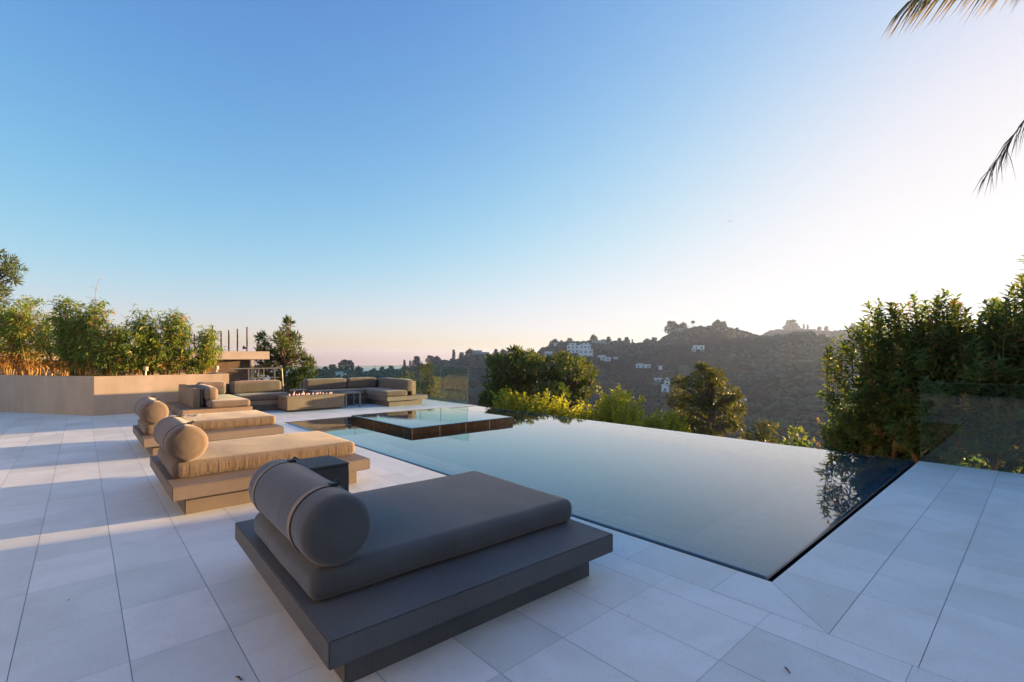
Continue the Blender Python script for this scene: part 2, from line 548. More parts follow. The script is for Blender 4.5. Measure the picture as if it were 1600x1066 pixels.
def lathe_y(prof, cx, cz, k=40):
    """prof: list of (y, radius)"""
    mb = MB()
    prof = np.array(prof)
    n = len(prof)
    ang = np.arange(k) * 2 * math.pi / k
    v = np.stack([cx + prof[:, 1][:, None] * np.cos(ang), np.repeat(prof[:, 0][:, None], k, 1), cz + prof[:, 1][:, None] * np.sin(ang)], -1)
    f = [(i * k + j, i * k + (j + 1) % k, (i + 1) * k + (j + 1) % k, (i + 1) * k + j) for i in range(n - 1) for j in range(k)]
    mb.add(v.reshape(-1, 3), f)
    return mb


def rdirs(n):
    v = rng.normal(size=(n, 3))
    return v / np.linalg.norm(v, axis=1)[:, None]


def leaves(mb, P, D, L, Wd, fold=0.0, droop=0.0):
    """pointed leaves: P base points, D directions, L lengths, Wd widths (arrays)"""
    n = len(P)
    L = np.broadcast_to(L, (n,))[:, None]; Wd = np.broadcast_to(Wd, (n,))[:, None]
    s = np.cross(D, rdirs(n)); s /= np.linalg.norm(s, axis=1)[:, None] + 1e-9
    nr = np.cross(s, D)
    mid = P + D * L * 0.45 + nr * L * 0.06
    tip = P + D * L - np.array([0, 0, 1]) * L * droop
    q = np.stack([P, mid - s * Wd * 0.5, tip, mid + s * Wd * 0.5], 1)
    mb.addq(q.reshape(-1, 3), 4)


def clump_leaves(mb, c, rxyz, n, L, Wd, out=0.7, shell=0.55, droop=0.0, up=0.2):
    d = rdirs(n)
    rr = (shell + (1 - shell) * rng.random(n)) ** 1.0
    rr = np.where(rng.random(n) < 0.25, rng.random(n), rr)
    P = np.asarray(c) + d * rr[:, None] * np.asarray(rxyz)
    D = d * out + rdirs(n) * (1 - out) + np.array([0, 0, up])
    D /= np.linalg.norm(D, axis=1)[:, None]
    leaves(mb, P, D, L * (0.6 + 0.8 * rng.random(n)), Wd * (0.7 + 0.6 * rng.random(n)), droop=droop)


def limb(a, b, n=6, wob=0.08):
    a, b = np.asarray(a, float), np.asarray(b, float)
    t = np.linspace(0, 1, n)[:, None]
    L = np.linalg.norm(b - a)
    p = a + (b - a) * t
    p[:, 2] += np.sin(t[:, 0] * math.pi) * L * 0.06
    p[1:-1] += rng.normal(size=(n - 2, 3)) * wob * L * 0.35
    return p

# ------------------------------------------------------------------ terrain
SKY_PX = [(-9000, 660, 900), (-2500, 640, 700), (-300, 606, 600), (300, 600, 520), (470, 592, 420), (490, 589, 400), (520, 584, 390), (545, 584, 385), (562, 588, 400),
          (585, 584, 450), (620, 579, 500), (650, 571, 520), (690, 565, 540), (740, 559, 550), (790, 556, 560), (840, 551, 565), (862, 540, 570),
          (900, 536, 585), (940, 534, 590), (990, 538, 595), (1026, 537, 600), (1050, 522, 605), (1080, 516, 605), (1130, 512, 605), (1160, 519, 600),
          (1190, 528, 570), (1215, 527, 540), (1245, 519, 520), (1262, 520, 510), (1290, 527, 490), (1330, 538, 480), (1400, 547, 460), (1600, 550, 430), (2400, 553, 420), (9000, 600, 420)]
BACK_PX = [(-9000, 700), (1000, 640), (1100, 560), (1150, 534), (1190, 525), (1208, 517), (1250, 516), (1300, 518), (1350, 513), (1400, 511), (1500, 522), (1700, 545), (2400, 560), (9000, 620)]
_phi = np.array([math.atan((x - CX) / FPX) for x, _, _ in SKY_PX])
_R = np.array([r for _, _, r in SKY_PX], float)
_te = np.array([(Y0 - y) / FPX * math.cos(p) for (x, y, r), p in zip(SKY_PX, _phi)])
_phi2 = np.array([math.atan((x - CX) / FPX) for x, _ in BACK_PX])
_te2 = np.array([(Y0 - y) / FPX * math.cos(p) for (x, y), p in zip(BACK_PX, _phi2)])
RB = 1050.0


def terrain_z(phi, r):
    R = np.interp(phi, _phi, _R)
    zr = H + np.interp(phi, _phi, _te) * R
    zb = H + np.interp(phi, _phi2, _te2) * RB
    zv = min(-62.0, zr - 30)
    left = 1 / (1 + math.exp((phi + 0.42) * 14))          # the land to the left stays level for longer
    k = [(0, -3.2), (10, -3.2), (16, -3.6 - (1 - left) * 0.8), (30, -8.0 + left * 4.0), (R * 0.42, zv), (R, zr), (R * 1.2, zr - 45), (RB, max(zb, -98)), (RB * 1.25, -99), (2600, -101)]
    rs = [a for a, _ in k]; zs = [b for _, b in k]
    i = int(np.searchsorted(rs, r)) - 1
    i = max(0, min(i, len(k) - 2))
    t = (r - rs[i]) / (rs[i + 1] - rs[i])
    if i == 4:
        t = t ** 0.85
        t = 0.35 * t + 0.65 * (t * t * (3 - 2 * t))
        t = t ** 0.8
    else:
        t = t * t * (3 - 2 * t)
    z = zs[i] + (zs[i + 1] - zs[i]) * t
    amp = min(1.0, max(0.0, (r - 30) / 120)) * min(1.0, abs(r - R) / 110 + 0.12)
    if r > RB * 0.8:
        amp = 0.25
    x, y = r * math.sin(phi + YAW), r * math.cos(phi + YAW)
    nz = noise.fractal(Vector((x * 0.008, y * 0.008, 3.3)), 0.9, 2.1, 5)
    rg = 1 - abs(noise.noise(Vector((phi * 11, r * 0.0022, 7.7)))) * 2
    z += amp * (nz * 9 + rg * 9 - 4)
    return z


def ground_at(x, y):
    p = np.array([x, y])
    return terrain_z(math.atan2(p @ RV, p @ FV), float(np.hypot(x, y)))


def on_hill(px, py, r0=60, r1=1150):
    """first place where the sight line of a photo pixel meets the hills; (x, y, z, depth)"""
    ph = math.atan((px - CX) / FPX)
    te = (Y0 - py) / FPX * math.cos(ph)
    r = r0
    while r < r1:
        if terrain_z(ph, r) >= H + te * r:
            break
        r += 2.0
    x, y = r * math.sin(ph + YAW), r * math.cos(ph + YAW)
    return x, y, terrain_z(ph, r), r * math.cos(ph)


# level building plots cut into the slopes: photo column and row, half width in pixels
SITES = [(906, 561, 22), (857, 558, 8), (944, 566, 12), (962, 565, 6), (1005, 577, 13), (1032, 579, 5), (1028, 600, 8), (1040, 616, 9),
         (1091, 551, 11), (1161, 637, 8), (752, 558, 14), (533, 592, 10)]
PADS, SITE = [], {}
for px, py, hw in SITES:
    x, y, z, d = on_hill(px, py, 150)
    SITE[(px, py)] = (x, y, z + 0.6, d)
    PADS.append((x, y, z + 0.6, hw * d / FPX + 3.0))
_bare = terrain_z


def terrain_z(phi, r):
    z = _bare(phi, r)
    if r > 120:
        x, y = r * math.sin(phi + YAW), r * math.cos(phi + YAW)
        for px_, py_, pz_, pr_ in PADS:
            dx, dy = x - px_, y - py_
            if abs(dx) < 60 and abs(dy) < 60:
                t = (math.hypot(dx, dy) - pr_) / (pr_ * 0.6 + 6)
                t = max(0.0, min(1.0, t)); t = t * t * (3 - 2 * t)
                z = pz_ + (z - pz_) * t
    return z


def mat_hill():
    m, nt, N, L, b = newmat('chaparral_ground')
    v = texco(N, L)
    n1 = noisetex(N, L, v, 0.012, 8, 0.65, 0.5)
    n2 = noisetex(N, L, v, 0.16, 6, 0.75)
    r1 = ramp(N, [(0.30, (0.015, 0.030, 0.020)), (0.46, (0.028, 0.042, 0.032)), (0.64, (0.055, 0.060, 0.052)), (0.78, (0.10, 0.088, 0.075))])
    r2 = ramp(N, [(0.40, (0.35, 0.40, 0.33)), (0.60, (1.1, 1.05, 1.0))])
    L.new(n1.outputs[0], r1.inputs[0]); L.new(n2.outputs[0], r2.inputs[0])
    mx = N.new('ShaderNodeMixRGB'); mx.blend_type = 'MULTIPLY'; mx.inputs[0].default_value = 1
    L.new(r1.outputs[0], mx.inputs[1]); L.new(r2.outputs[0], mx.inputs[2]); L.new(mx.outputs[0], b.inputs['Base Color'])
    setin(b, Roughness=1.0, Specular_IOR_Level=0.0)
    bump(N, L, n2.outputs[0], 1.0, 2.5, b)
    return m


M['hill'] = mat_hill()
phs = np.concatenate([np.linspace(-math.pi, -0.9, 40)[:-1], np.linspace(-0.9, 1.15, 330), np.linspace(1.15, math.pi, 40)[1:-1]])
rsv = np.concatenate([np.linspace(4, 60, 22), np.linspace(66, 240, 40)[:], np.linspace(244, 720, 120), np.linspace(735, 1100, 40), np.linspace(1130, 2600, 16)])
V = np.array([[r * math.sin(p + YAW), r * math.cos(p + YAW), terrain_z(p, r)] for p in phs for r in rsv])
na, nb = len(phs), len(rsv)
idx = np.arange(na * nb).reshape(na, nb)
nx = np.roll(idx, -1, axis=0)
F = np.stack([idx[:, :-1], idx[:, 1:], nx[:, 1:], nx[:, :-1]], -1).reshape(-1, 4)[:, ::-1]
mb = MB(); mb.add(V, F.tolist())
mb.add([(0, 0, -3.2)], [])
terrain = setting(mb.build('terrain', M['hill'], smooth=True))

m, nt, N, L, b = newmat('sea_water')
setin(b, Base_Color=(0.05, 0.09, 0.12, 1), Roughness=0.25)
M['sea'] = m
mb = MB(); a = np.linspace(0, 2 * math.pi, 97)[:-1]
mb.add([(4300 * math.cos(t), 4300 * math.sin(t), -100.0) for t in a], [tuple(range(96))])
setting(mb.build('sea', M['sea']))

# ------------------------------------------------------------------ pavement, one flat paver per face
PX0, PX1, PY0, PY1 = 3.30, 8.60, 1.18, 11.16        # pool opening
EDGE = 8.62
mb = MB()


def paver(x0, x1, y0, y1, gx=0.0015, gy=0.0009):
    x0, x1, y0, y1 = x0 + gx, x1 - gx, y0 + gy, y1 - gy
    if x1 - x0 > 0.02 and y1 - y0 > 0.02:
        mb.add([(x0, y0, 0), (x1, y0, 0), (x1, y1, 0), (x0, y1, 0)], [(0, 1, 2, 3)])


TX, TY = 0.4186, 0.6217
YB = [1.042 + TY * k for k in range(-13, 39)]
XB = [0.171 + TX * k for k in range(-32, 7)]
for i in range(len(XB) - 1):
    for j in range(len(YB) - 1):
        paver(XB[i], XB[i + 1], YB[j], YB[j + 1])
xl = XB[-1]                                           # 2.68
for j in range(len(YB) - 1):
    paver(xl, 2.90, YB[j], YB[j + 1])
YC = [1.39 + TY * k for k in range(0, 16)]
mb.add([(2.9012, 0.763, 0), (3.298, 1.1815, 0), (3.298, 1.389, 0), (2.904, 1.389, 0)], [(0, 1, 2, 3)])
for j in range(len(YC) - 1):
    paver(2.90, 3.30, YC[j], min(YC[j + 1], PY1))
paver(2.90, 3.30, YC[-1], PY1)
XC = [3.535 + TX * k for k in range(0, 13)]
mb.add([(2.9030, 0.7617, 0), (3.534, 0.7617, 0), (3.534, 1.179, 0), (3.3005, 1.179, 0)], [(0, 1, 2, 3)])
for i in range(len(XC)):
    paver(XC[i], XC[i + 1] if i + 1 < len(XC) and XC[i + 1] < EDGE else EDGE, 0.76, PY0, 0.0010, 0.0017)
    if i + 1 >= len(XC) or XC[i + 1] >= EDGE:
        break
yr = [0.76, 0.40, 0.06] + [0.06 - 0.36 * k for k in range(1, 20)]
for j in range(len(yr) - 1):
    xs = [2.90] + [x + (0.21 if j % 2 else 0.0) for x in XC if x + (0.21 if j % 2 else 0) < EDGE - 0.1] + [EDGE]
    for i in range(len(xs) - 1):
        paver(xs[i], xs[i + 1], yr[j + 1], yr[j], 0.0010, 0.0017)
for j in range(len(YB) - 1):                          # beyond the far end of the pool
    y0, y1 = max(YB[j], PY1), YB[j + 1]
    if y1 > PY1 and y0 < 15.6:
        xs = [2.90 + TX * k for k in range(0, 14)] + [EDGE + 0.02]
        for i in range(len(xs) - 1):
            paver(xs[i], xs[i + 1], y0, min(y1, 15.62))
pav = setting(mb.build('pavement', M['tile']))
mb = MB()
e = 0.008
for x0, x1, y0, y1 in [(-13.2, PX0, -7.2, 25.4), (PX0, EDGE, -7.2, PY0), (PX0, EDGE + 0.02, PY1, 15.65)]:
    mb.box(x0, x1, y0, y1, -0.35, -0.004)
setting(mb.build('pavement_bed', M['grout']))
mb = MB()                                             # the house terrace wall under the edge
mb.box(-13.2, 8.55, -7.2, 25.4, -3.4, -3.0)
mb.box(8.40, 8.58, -7.2, 15.6, -3.0, -0.36)
mb.box(-13.2, 8.40, 15.45, 15.6, -3.0, -0.36)
setting(mb.build('ground', M['plaster']))

# ------------------------------------------------------------------ pool
GUT = 0.050
wx0, wy0, wy1 = PX0 + GUT, PY0 + GUT, PY1 - GUT
mb = MB()
t = 0.14
mb.box(wx0, PX1 + 0.1, wy0, wy1, -1.6, -1.45)                  # floor
mb.box(wx0, wx0 + t, wy0, wy1, -1.45, -0.030)                  # weir walls just under the water
mb.box(wx0 + t, PX1 - t, wy0, wy0 + t, -1.45, -0.030)
mb.box(wx0 + t, PX1 - t, wy1 - t, wy1, -1.45, -0.030)
mb.box(PX1 - t, PX1, wy0, wy1, -1.45, -0.030)
setting(mb.build('pool', M['pooltile']))
mb = MB()
mb.box(wx0 - 0.012, wx0 - 0.001, wy0 - 0.012, wy1 + 0.012, -1.5, -0.0105)
mb.box(wx0 - 0.001, PX1, wy0 - 0.012, wy0 - 0.001, -1.5, -0.0105)
mb.box(wx0 - 0.001, PX1, wy1 + 0.001, wy1 + 0.012, -1.5, -0.0105)
for q in ((PX0 + 0.0005, PX0 + 0.004, PY0 + 0.0005, PY1 - 0.0005), (PX0 + 0.004, EDGE, PY0 + 0.0005, PY0 + 0.004), (PX0 + 0.004, EDGE, PY1 - 0.004, PY1 - 0.0005)):
    mb.box(*q, -0.34, -0.006)
mb.box(PX0 + 0.004, wx0 - 0.012, PY0 + 0.004, PY1 - 0.004, -0.34, -0.30)
mb.box(wx0 - 0.012, PX1, PY0 + 0.004, wy0 - 0.012, -0.34, -0.30)
mb.box(wx0 - 0.012, PX1, wy1 + 0.012, PY1 - 0.004, -0.34, -0.30)
setting(mb.build('pool_gutter', M['gutter']))
mb = MB()
mb.box(wx0 + t, wx0 + t + 0.34, wy0 + t, wy1 - t, -0.62, -0.20)    # the shallow ledge that shows through
mb.box(wx0 + t + 0.34, PX1 - t, wy0 + t, wy0 + t + 0.62, -0.62, -0.20)
setting(mb.build('pool_ledge', M['ledge']))
mb = MB()                                                      # water: a rounded lip all round, flat in between
xs = [wx0, wx0 + 0.004, wx0 + 0.012, wx0 + 0.03, PX1 - 0.03, PX1 - 0.012, PX1 - 0.004, PX1]
ys = [wy0, wy0 + 0.004, wy0 + 0.012, wy0 + 0.03, wy1 - 0.03, wy1 - 0.012, wy1 - 0.004, wy1]
dz = {0: -0.006, 1: -0.003, 2: -0.001, 3: 0, 4: 0, 5: -0.001, 6: -0.003, 7: -0.006}
WZ = -0.004
v = [(x, y, WZ + min(dz[i], dz[j])) for i, x in enumerate(xs) for j, y in enumerate(ys)]
f = [(i * 8 + j, (i + 1) * 8 + j, (i + 1) * 8 + j + 1, i * 8 + j + 1) for i in range(7) for j in range(7)]
mb.add(v, f)
setting(mb.build('water', M['water'], smooth=True))
mb = MB()                                                      # outer face and catch basin of the vanishing edge
mb.box(PX1 + 0.002, PX1 + 0.8, PY0 - 0.2, PY1 + 0.1, -2.95, -2.85)
setting(mb.build('overflow_basin', M['pooltile']))

# spa
SX0, SX1, SY0, SY1, SZ = 4.54, 7.07, 7.84, 10.5, 0.115
t_ = thing('spa', 'raised square spa with dark stone sides and brimming water', 'spa', (5.5, 8.7, 0))
mb = MB()
w_ = 0.16
mb.box(SX0, SX1, SY0, SY0 + w_, -1.4, SZ - 0.012)
mb.box(SX0, SX1, SY1 - w_, SY1, -1.4, SZ - 0.012)
mb.box(SX0, SX0 + w_, SY0 + w_, SY1 - w_, -1.4, SZ - 0.012)
mb.box(SX1 - w_, SX1, SY0 + w_, SY1 - w_, -1.4, SZ - 0.012)
mb.build('stone_wall', M['spatile'], t_, bevel=0.004)
mb = MB(); mb.box(SX0 + w_, SX1 - w_, SY0 + w_, SY1 - w_, -0.8, -0.75); mb.build('spa_floor', M['spafloor'], t_)
for k in range(0, 4):
    mb = MB(); x = SX0 + 0.62 * k + (0.012 if k == 0 else 0.0)
    mb.box(x - 0.0035, x + 0.0035, SY0 - 0.003, SY0 + 0.02, -0.05, SZ - 0.014)
    mb.build('stone_joint', M['spajoint'], t_)
    mb = MB(); y = SY0 + 0.62 * k + 0.30
    mb.box(SX0 - 0.003, SX0 + 0.02, y - 0.0035, y + 0.0035, -0.05, SZ - 0.014)
    mb.build('stone_joint', M['spajoint'], t_)
mb = MB()
xs = [SX0 + 0.002, SX0 + 0.012, SX0 + 0.04, SX1 - 0.04, SX1 - 0.012, SX1 - 0.002]
ys = [SY0 + 0.002, SY0 + 0.012, SY0 + 0.04, SY1 - 0.04, SY1 - 0.012, SY1 - 0.002]
dz = {0: -0.008, 1: -0.002, 2: 0, 3: 0, 4: -0.002, 5: -0.008}
v = [(x, y, SZ + min(dz[i], dz[j])) for i, x in enumerate(xs) for j, y in enumerate(ys)]
mb.add(v, [(i * 6 + j, (i + 1) * 6 + j, (i + 1) * 6 + j + 1, i * 6 + j + 1) for i in range(5) for j in range(5)])
mb.build('spa_water', M['spawater'], t_, smooth=True)

# ------------------------------------------------------------------ glass railings
def pane(a, b, z0, z1, parent, g=0.006):
    a, b = np.array(a), np.array(b)
    d = (b - a) / np.linalg.norm(b - a); n = np.array([-d[1], d[0]])
    a, b = a + d * g, b - d * g
    th = 0.006
    mb = MB(); mb.prism([tuple(a - n * th), tuple(b - n * th), tuple(b + n * th), tuple(a + n * th)], z0, z1)
    p = mb.build('glass_panel', M['glass'], parent)
    mb = MB()                                                # the green ground edges of the pane
    for q in (a, b):
        s_ = 1 if q is a else -1
        c0 = q - d * 0.0035 * s_; c1 = q - d * 0.0005 * s_
        mb.prism([tuple(c0 - n * th), tuple(c1 - n * th), tuple(c1 + n * th), tuple(c0 + n * th)][::s_], z0, z1)
    mb.prism([tuple(a - n * th), tuple(b - n * th), tuple(b + n * th), tuple(a + n * th)], z1 + 0.0005, z1 + 0.003)
    mb.build('glass_edge', M['glassedge'], p)
    return p


t_ = thing('glass_railing', 'frameless clear glass railing behind the far corner sofa and spa', 'glass railing', (8.6, 15.4, 0))
pts = [(8.56, 11.5), (8.56, 12.95), (8.56, 14.2), (8.56, 15.45)]
for i in range(3):
    pane(pts[i], pts[i + 1], 0.0, 1.12, t_)
pts = [(8.56, 15.50), (7.55, 15.50), (6.80, 15.50), (5.60, 15.50), (4.65, 15.50)]
for i in range(4):
    pane(pts[i], pts[i + 1], 0.0, 1.12, t_)
t_ = thing('glass_railing', 'frameless glass railing in front of the big dark bush beside the pool', 'glass railing', (8.6, 0, 0))
pts = [(8.58, 1.16), (8.58, -0.9), (8.58, -2.9), (8.58, -4.9)]
for i in range(3):
    pane(pts[i], pts[i + 1], -0.02, 1.09, t_)
t_ = thing('metal_railing', 'thin metal railing with glass infill behind the left corner sofa', 'railing', (3.8, 15.45, 0))
mb = MB(); mb.box(3.12, 4.52, 15.38, 15.42, 1.075, 1.105); mb.build('top_rail', M['metal'], t_)
mb = MB(); mb.box(3.60, 4.52, 15.39, 15.41, 0.80, 0.82); mb.build('lower_rail', M['metal'], t_)
for x in (3.60, 3.86, 4.00, 4.30):
    mb = MB(); mb.box(x - 0.012, x + 0.012, 15.385, 15.415, 0.0, 1.074); mb.build('baluster', M['metal'], t_)
mb = MB(); mb.tube([(4.50, 15.40, 1.07), (4.52, 15.36, 0.5), (4.58, 15.3, 0.0)], 0.014, 6); mb.build('end_post', M['metal'], t_)

# ------------------------------------------------------------------ planter
t_ = thing('planter', 'long angled beige concrete planter holding the bamboo', 'planter', (0.22, 15.42, 0))
OUT = [(3.10, 15.40), (0.22, 15.42), (-5.2, 24.0), (-4.0, 24.8), (0.95, 16.95), (3.10, 16.93)]
INN = [(2.96, 15.54), (0.30, 15.56), (-5.05, 24.02), (-4.13, 24.62), (0.88, 16.81), (2.96, 16.79)]
mb = MB()
n = 6
v = [(x, y, 0.0) for x, y in OUT] + [(x, y, 0.955) for x, y in OUT] + [(x, y, 0.955) for x, y in INN] + [(x, y, 0.70) for x, y in INN]
f = []
for i in range(n):
    j = (i + 1) % n
    for k in range(3):
        f.append((k * n + j, k * n + i, (k + 1) * n + i, (k + 1) * n + j))
mb.add(v, f)
mb.build('planter_wall', M['plaster'], t_, bevel=0.008)
mb = MB(); mb.add([(x, y, 0.84) for x, y in INN], [(5, 4, 3, 2, 1, 0)]); mb.build('soil', M['soil'], t_)

# pavilion behind the planter
t_ = thing('garden_building', 'low flat roofed building with brown stone wall beyond the planter', 'building', (3.0, 25.0, -3))
mb = MB()
mb.box(-6.0, 6.45, 23.9, 30.0, 1.30, 1.66)
rf = mb.build('roof', M['roofslab'], t_, bevel=0.01)
mb = MB(); mb.box(-5.5, 5.9, 25.0, 29.0, -4.6, 1.30); mb.build('stone_wall', M['stonewall'], t_)
mb = MB(); mb.box(5.92, 6.02, 24.9, 25.05, -4.6, 1.30); mb.build('corner_post', M['roofslab'], t_)
mb = MB(); mb.box(-4.0, 1.6, 24.96, 25.0, 0.15, 1.05); mb.build('window', M['pane'], t_)
POLES = [(304, 522, 'leftmost of the rusty poles, half hidden by bamboo'), (332, 509, 'tallest rusty pole on the flat roof, beside bamboo tip'), (345.5, 517, 'thin rusty pole touching the bamboo tip'),
         (357.5, 516, 'shortest clear rusty pole, right of the bamboo tip'), (371, 514, 'second rusty pole from the roof end'), (386, 511, 'rusty pole nearest the roof end with a small fitting at its foot')]
for i, (px, py, lab) in enumerate(POLES):
    P = W(px, py, 22.6)
    mb = MB(); mb.tube([(P[0], P[1], 1.661), (P[0], P[1], P[2])], 0.034, 8)
    o = mb.build('roof_pole', M['rust'])
    tag(o, lab, 'pole', 'rusty poles on the flat roof')
    if i == 5:
        mb = MB(); mb.tube([(P[0] - 0.04, P[1], 1.80), (P[0] - 0.16, P[1], 1.90), (P[0] - 0.16, P[1], 1.78)], 0.05, 6)
        mb.build('fitting', M['black'], o)

# the house itself, to the left of and behind the camera: its sunlit front warms the shaded terrace
t_ = thing('house', 'pale stucco house beside the terrace beyond the left frame edge', 'house', (-6.5, 2.0, 0))
mb = MB()
for y0, y1 in ((-12.0, -11.2), (-6.3, -5.7), (-0.8, -0.2), (4.7, 5.3), (10.2, 13.0)):
    mb.box(-14.0, -6.5, y0, y1, 0.0, 2.6)
mb.box(-14.0, -6.5, -12.0, 13.0, 2.601, 5.6)
mb.build('wall', M['stucco'], t_)
def house_window(x0, x1, y0, y1, bars):
    mb = MB(); mb.box(x0, x1, y0, y1, 0.03, 2.6); w_ = mb.build('window', M['pane'], t_)
    for q in bars:
        mb = MB(); mb.box(*q, 0.03, 2.598); mb.build('mullion', M['black'], w_)


for y0, y1 in ((-11.2, -6.3), (-5.7, -0.8), (-0.2, 4.7), (5.3, 10.2)):
    house_window(-6.9, -6.86, y0, y1, [(-6.855, -6.80, yy, yy + 0.06) for yy in (y0, (y0 + y1) / 2 - 0.03, y1 - 0.06)])
mb = MB(); mb.box(-14.4, -6.1, -12.4, 13.4, 5.601, 5.9); mb.build('roof', M['roofslab'], t_)
# its rear wing closes the terrace behind the camera
mb = MB(); mb.box(-6.49, 6.0, -12.0, -7.4, 2.601, 4.6); mb.box(4.5, 6.0, -12.0, -7.4, 0.0, 2.6); mb.build('wing_wall', M['stonewall'], t_)
for x0 in (-6.4, -3.6, -0.8, 2.0):
    house_window(x0, x0 + 2.4, -7.9, -7.86, [(xx, xx + 0.06, -7.855, -7.80) for xx in (x0, x0 + 1.2, x0 + 2.34)])
mb = MB(); mb.box(-6.09, 6.4, -12.4, -6.6, 4.601, 4.9); mb.build('wing_roof', M['roofslab'], t_)

# ------------------------------------------------------------------ daybeds
def make_daybed(label, loc, rz, fab, wv, wr, seed, pinch=0.0, sag=0.0):
    t = thing('daybed', label, 'daybed', (0, 0, 0), 'double daybeds along the pool')
    mb = MB(); mb.box(-0.925, 0.925, -0.925, 0.925, 0.165, 0.285); mb.build('platform', M[wv], t, bevel=0.006)
    mb = MB(); mb.box(-0.815, 0.815, -0.815, 0.815, 0.0, 0.1645); mb.build('plinth', M[wv], t, bevel=0.004)
    mb = cushion(-0.885, 0.905, -0.60, 0.585, 0.286, 0.440, 0.055, 0.014, 0.024 if wr else 0.035, wr, seed, sag, pinch)
    weld(mb.build('mattress', M[fab], t, smooth=True))
    r, cx, cz = 0.172, -0.765, 0.612
    y0, y1 = -0.635, 0.50
    prof = [(y0 - 0.012, 0.001), (y0 - 0.011, 0.05), (y0 - 0.006, 0.09), (y0 + 0.002, 0.115)]
    for a in np.linspace(0.15, 1, 7):
        prof.append((y0 + 0.06 - 0.058 * math.cos(a * math.pi / 2), 0.115 + 0.057 * math.sin(a * math.pi / 2)))
    for u in np.linspace(0, 1, 26)[1:-1]:
        y = y0 + 0.06 + (y1 - y0 - 0.12) * u
        dip = 0.004 * (math.exp(-((y - y0 - 0.20) / 0.02) ** 2) + math.exp(-((y1 - y - 0.16) / 0.02) ** 2))
        prof.append((y, r + 0.003 * math.sin(u * math.pi) - dip))
    prof += [(y0 + y1 - a, b) for a, b in prof[:11][::-1]]
    mb = lathe_y(prof, cx, cz, 56)
    P = mb.v[0]
    for i in range(len(P)):
        q = noise.noise(Vector((P[i][0] * 6, P[i][1] * 4, P[i][2] * 6 + seed))) * 0.004
        P[i][0] += q; P[i][2] += q
    bol = mb.build('bolster', M['fab_roll_sunlit' if fab == 'fab' else fab], t, smooth=True)
    for yy, s in ((y0 + 0.20, -1), (y1 - 0.16, 1)):
        mb = lathe_y([(yy - 0.0035, r - 0.006), (yy - 0.003, r + 0.0035), (yy + 0.003, r + 0.0035), (yy + 0.0035, r - 0.006)], cx, cz, 56)
        mb.build('piping', M['piping'], bol, smooth=True)
        y2 = yy - s * 0.024
        mb = MB()                                            # webbing strap: a band over the top half
        an = np.linspace(rad(78), rad(215), 30)
        for k in range(len(an) - 1):
            q = []
            for a_, yv in ((an[k], y2 - 0.019), (an[k + 1], y2 - 0.019), (an[k + 1], y2 + 0.019), (an[k], y2 + 0.019)):
                q.append((cx + (r + 0.005) * math.cos(a_), yv, cz + (r + 0.005) * math.sin(a_)))
            mb.addq(q, 4)
        st = mb.build('strap', M['strap'], bol, smooth=True)
        mb = MB()
        a_ = rad(76)
        bx, bz = cx + (r + 0.010) * math.cos(a_), cz + (r + 0.010) * math.sin(a_)
        mb.box(bx - 0.022, bx + 0.022, y2 - 0.02, y2 + 0.02, bz - 0.008, bz + 0.008)
        mb.tube([(bx + 0.01, y2 + 0.012, bz + 0.004), (bx + 0.025, y2 + 0.02, bz + 0.016), (bx + 0.05, y2 + 0.022, bz - 0.004)], [0.006, 0.007, 0.004], 6)
        mb.build('buckle', M['black'], bol)
    t.location = loc
    t.rotation_euler = (0, 0, rad(rz))
    return t


make_daybed('shade-darkened daybed, nearest and largest of the three', (1.70, 2.85, 0), -1.6, 'fab_shaded', 'weave_shaded', 0.0009, 1.0)
make_daybed('sunlit tan daybed beside the dark cube table, middle of the three', (1.52, 6.065, 0), 0, 'fab', 'weave', 0.0022, 2.0, 0.0, 0.0)
make_daybed('sunlit tan daybed with puckered mattress, nearest the corner sofas', (1.57, 9.36, 0), 0, 'fab', 'weave', 0.0022, 3.0, 0.016, 0.0)

t_ = thing('side_table', 'dark woven cube table between the two nearest daybeds', 'side table', (1.58, 4.475, 0))
mb = MB(); mb.box(1.345, 1.815, 4.245, 4.705, 0.0, 0.455); mb.build('table_body', M['weave_coal'], t_, bevel=0.006)
mb = MB(); mb.box(1.341, 1.819, 4.241, 4.709, 0.456, 0.48); mb.build('tabletop', M['weave_coal'], t_, bevel=0.008)

# ------------------------------------------------------------------ sofas
def soft(name, t, dims, r, seed, mat='fab_sofa', wr=0.004, puff=0.012):
    mb = cushion(*dims, r, puff, 0.045, wr, seed)
    return weld(mb.build(name, M[mat], t, smooth=True))


t_ = thing('corner_sofa', 'tan corner sofa against the planter with one arm facing the daybeds', 'sofa', (2.9, 13.8, 0), 'low corner sofas round the fire table')
mb = MB(); mb.prism([(1.60, 12.27), (2.95, 12.27), (2.95, 13.70), (4.25, 13.70), (4.25, 14.95), (1.60, 14.95)], 0.165, 0.285); mb.build('platform', M['weave_tan'], t_, bevel=0.006)
mb = MB(); mb.prism([(1.70, 12.37), (2.85, 12.37), (2.85, 13.80), (4.12, 13.80), (4.12, 14.85), (1.70, 14.85)], 0.0, 0.1645); mb.build('plinth', M['weave'], t_)
mb = MB(); mb.box(1.86, 1.99, 12.74, 14.9, 0.2855, 0.725); mb.build('arm_panel', M['weave_tan'], t_, bevel=0.006)
mb = MB(); mb.box(1.995, 4.22, 14.72, 14.9, 0.2855, 0.70); mb.build('back_panel', M['weave_tan'], t_, bevel=0.006)
soft('arm_bolster', t_, (1.995, 2.07, 12.80, 14.7, 0.287, 0.70), 0.03, 11)
soft('seat_cushion', t_, (2.12, 2.93, 12.36, 14.40, 0.287, 0.445), 0.05, 12)
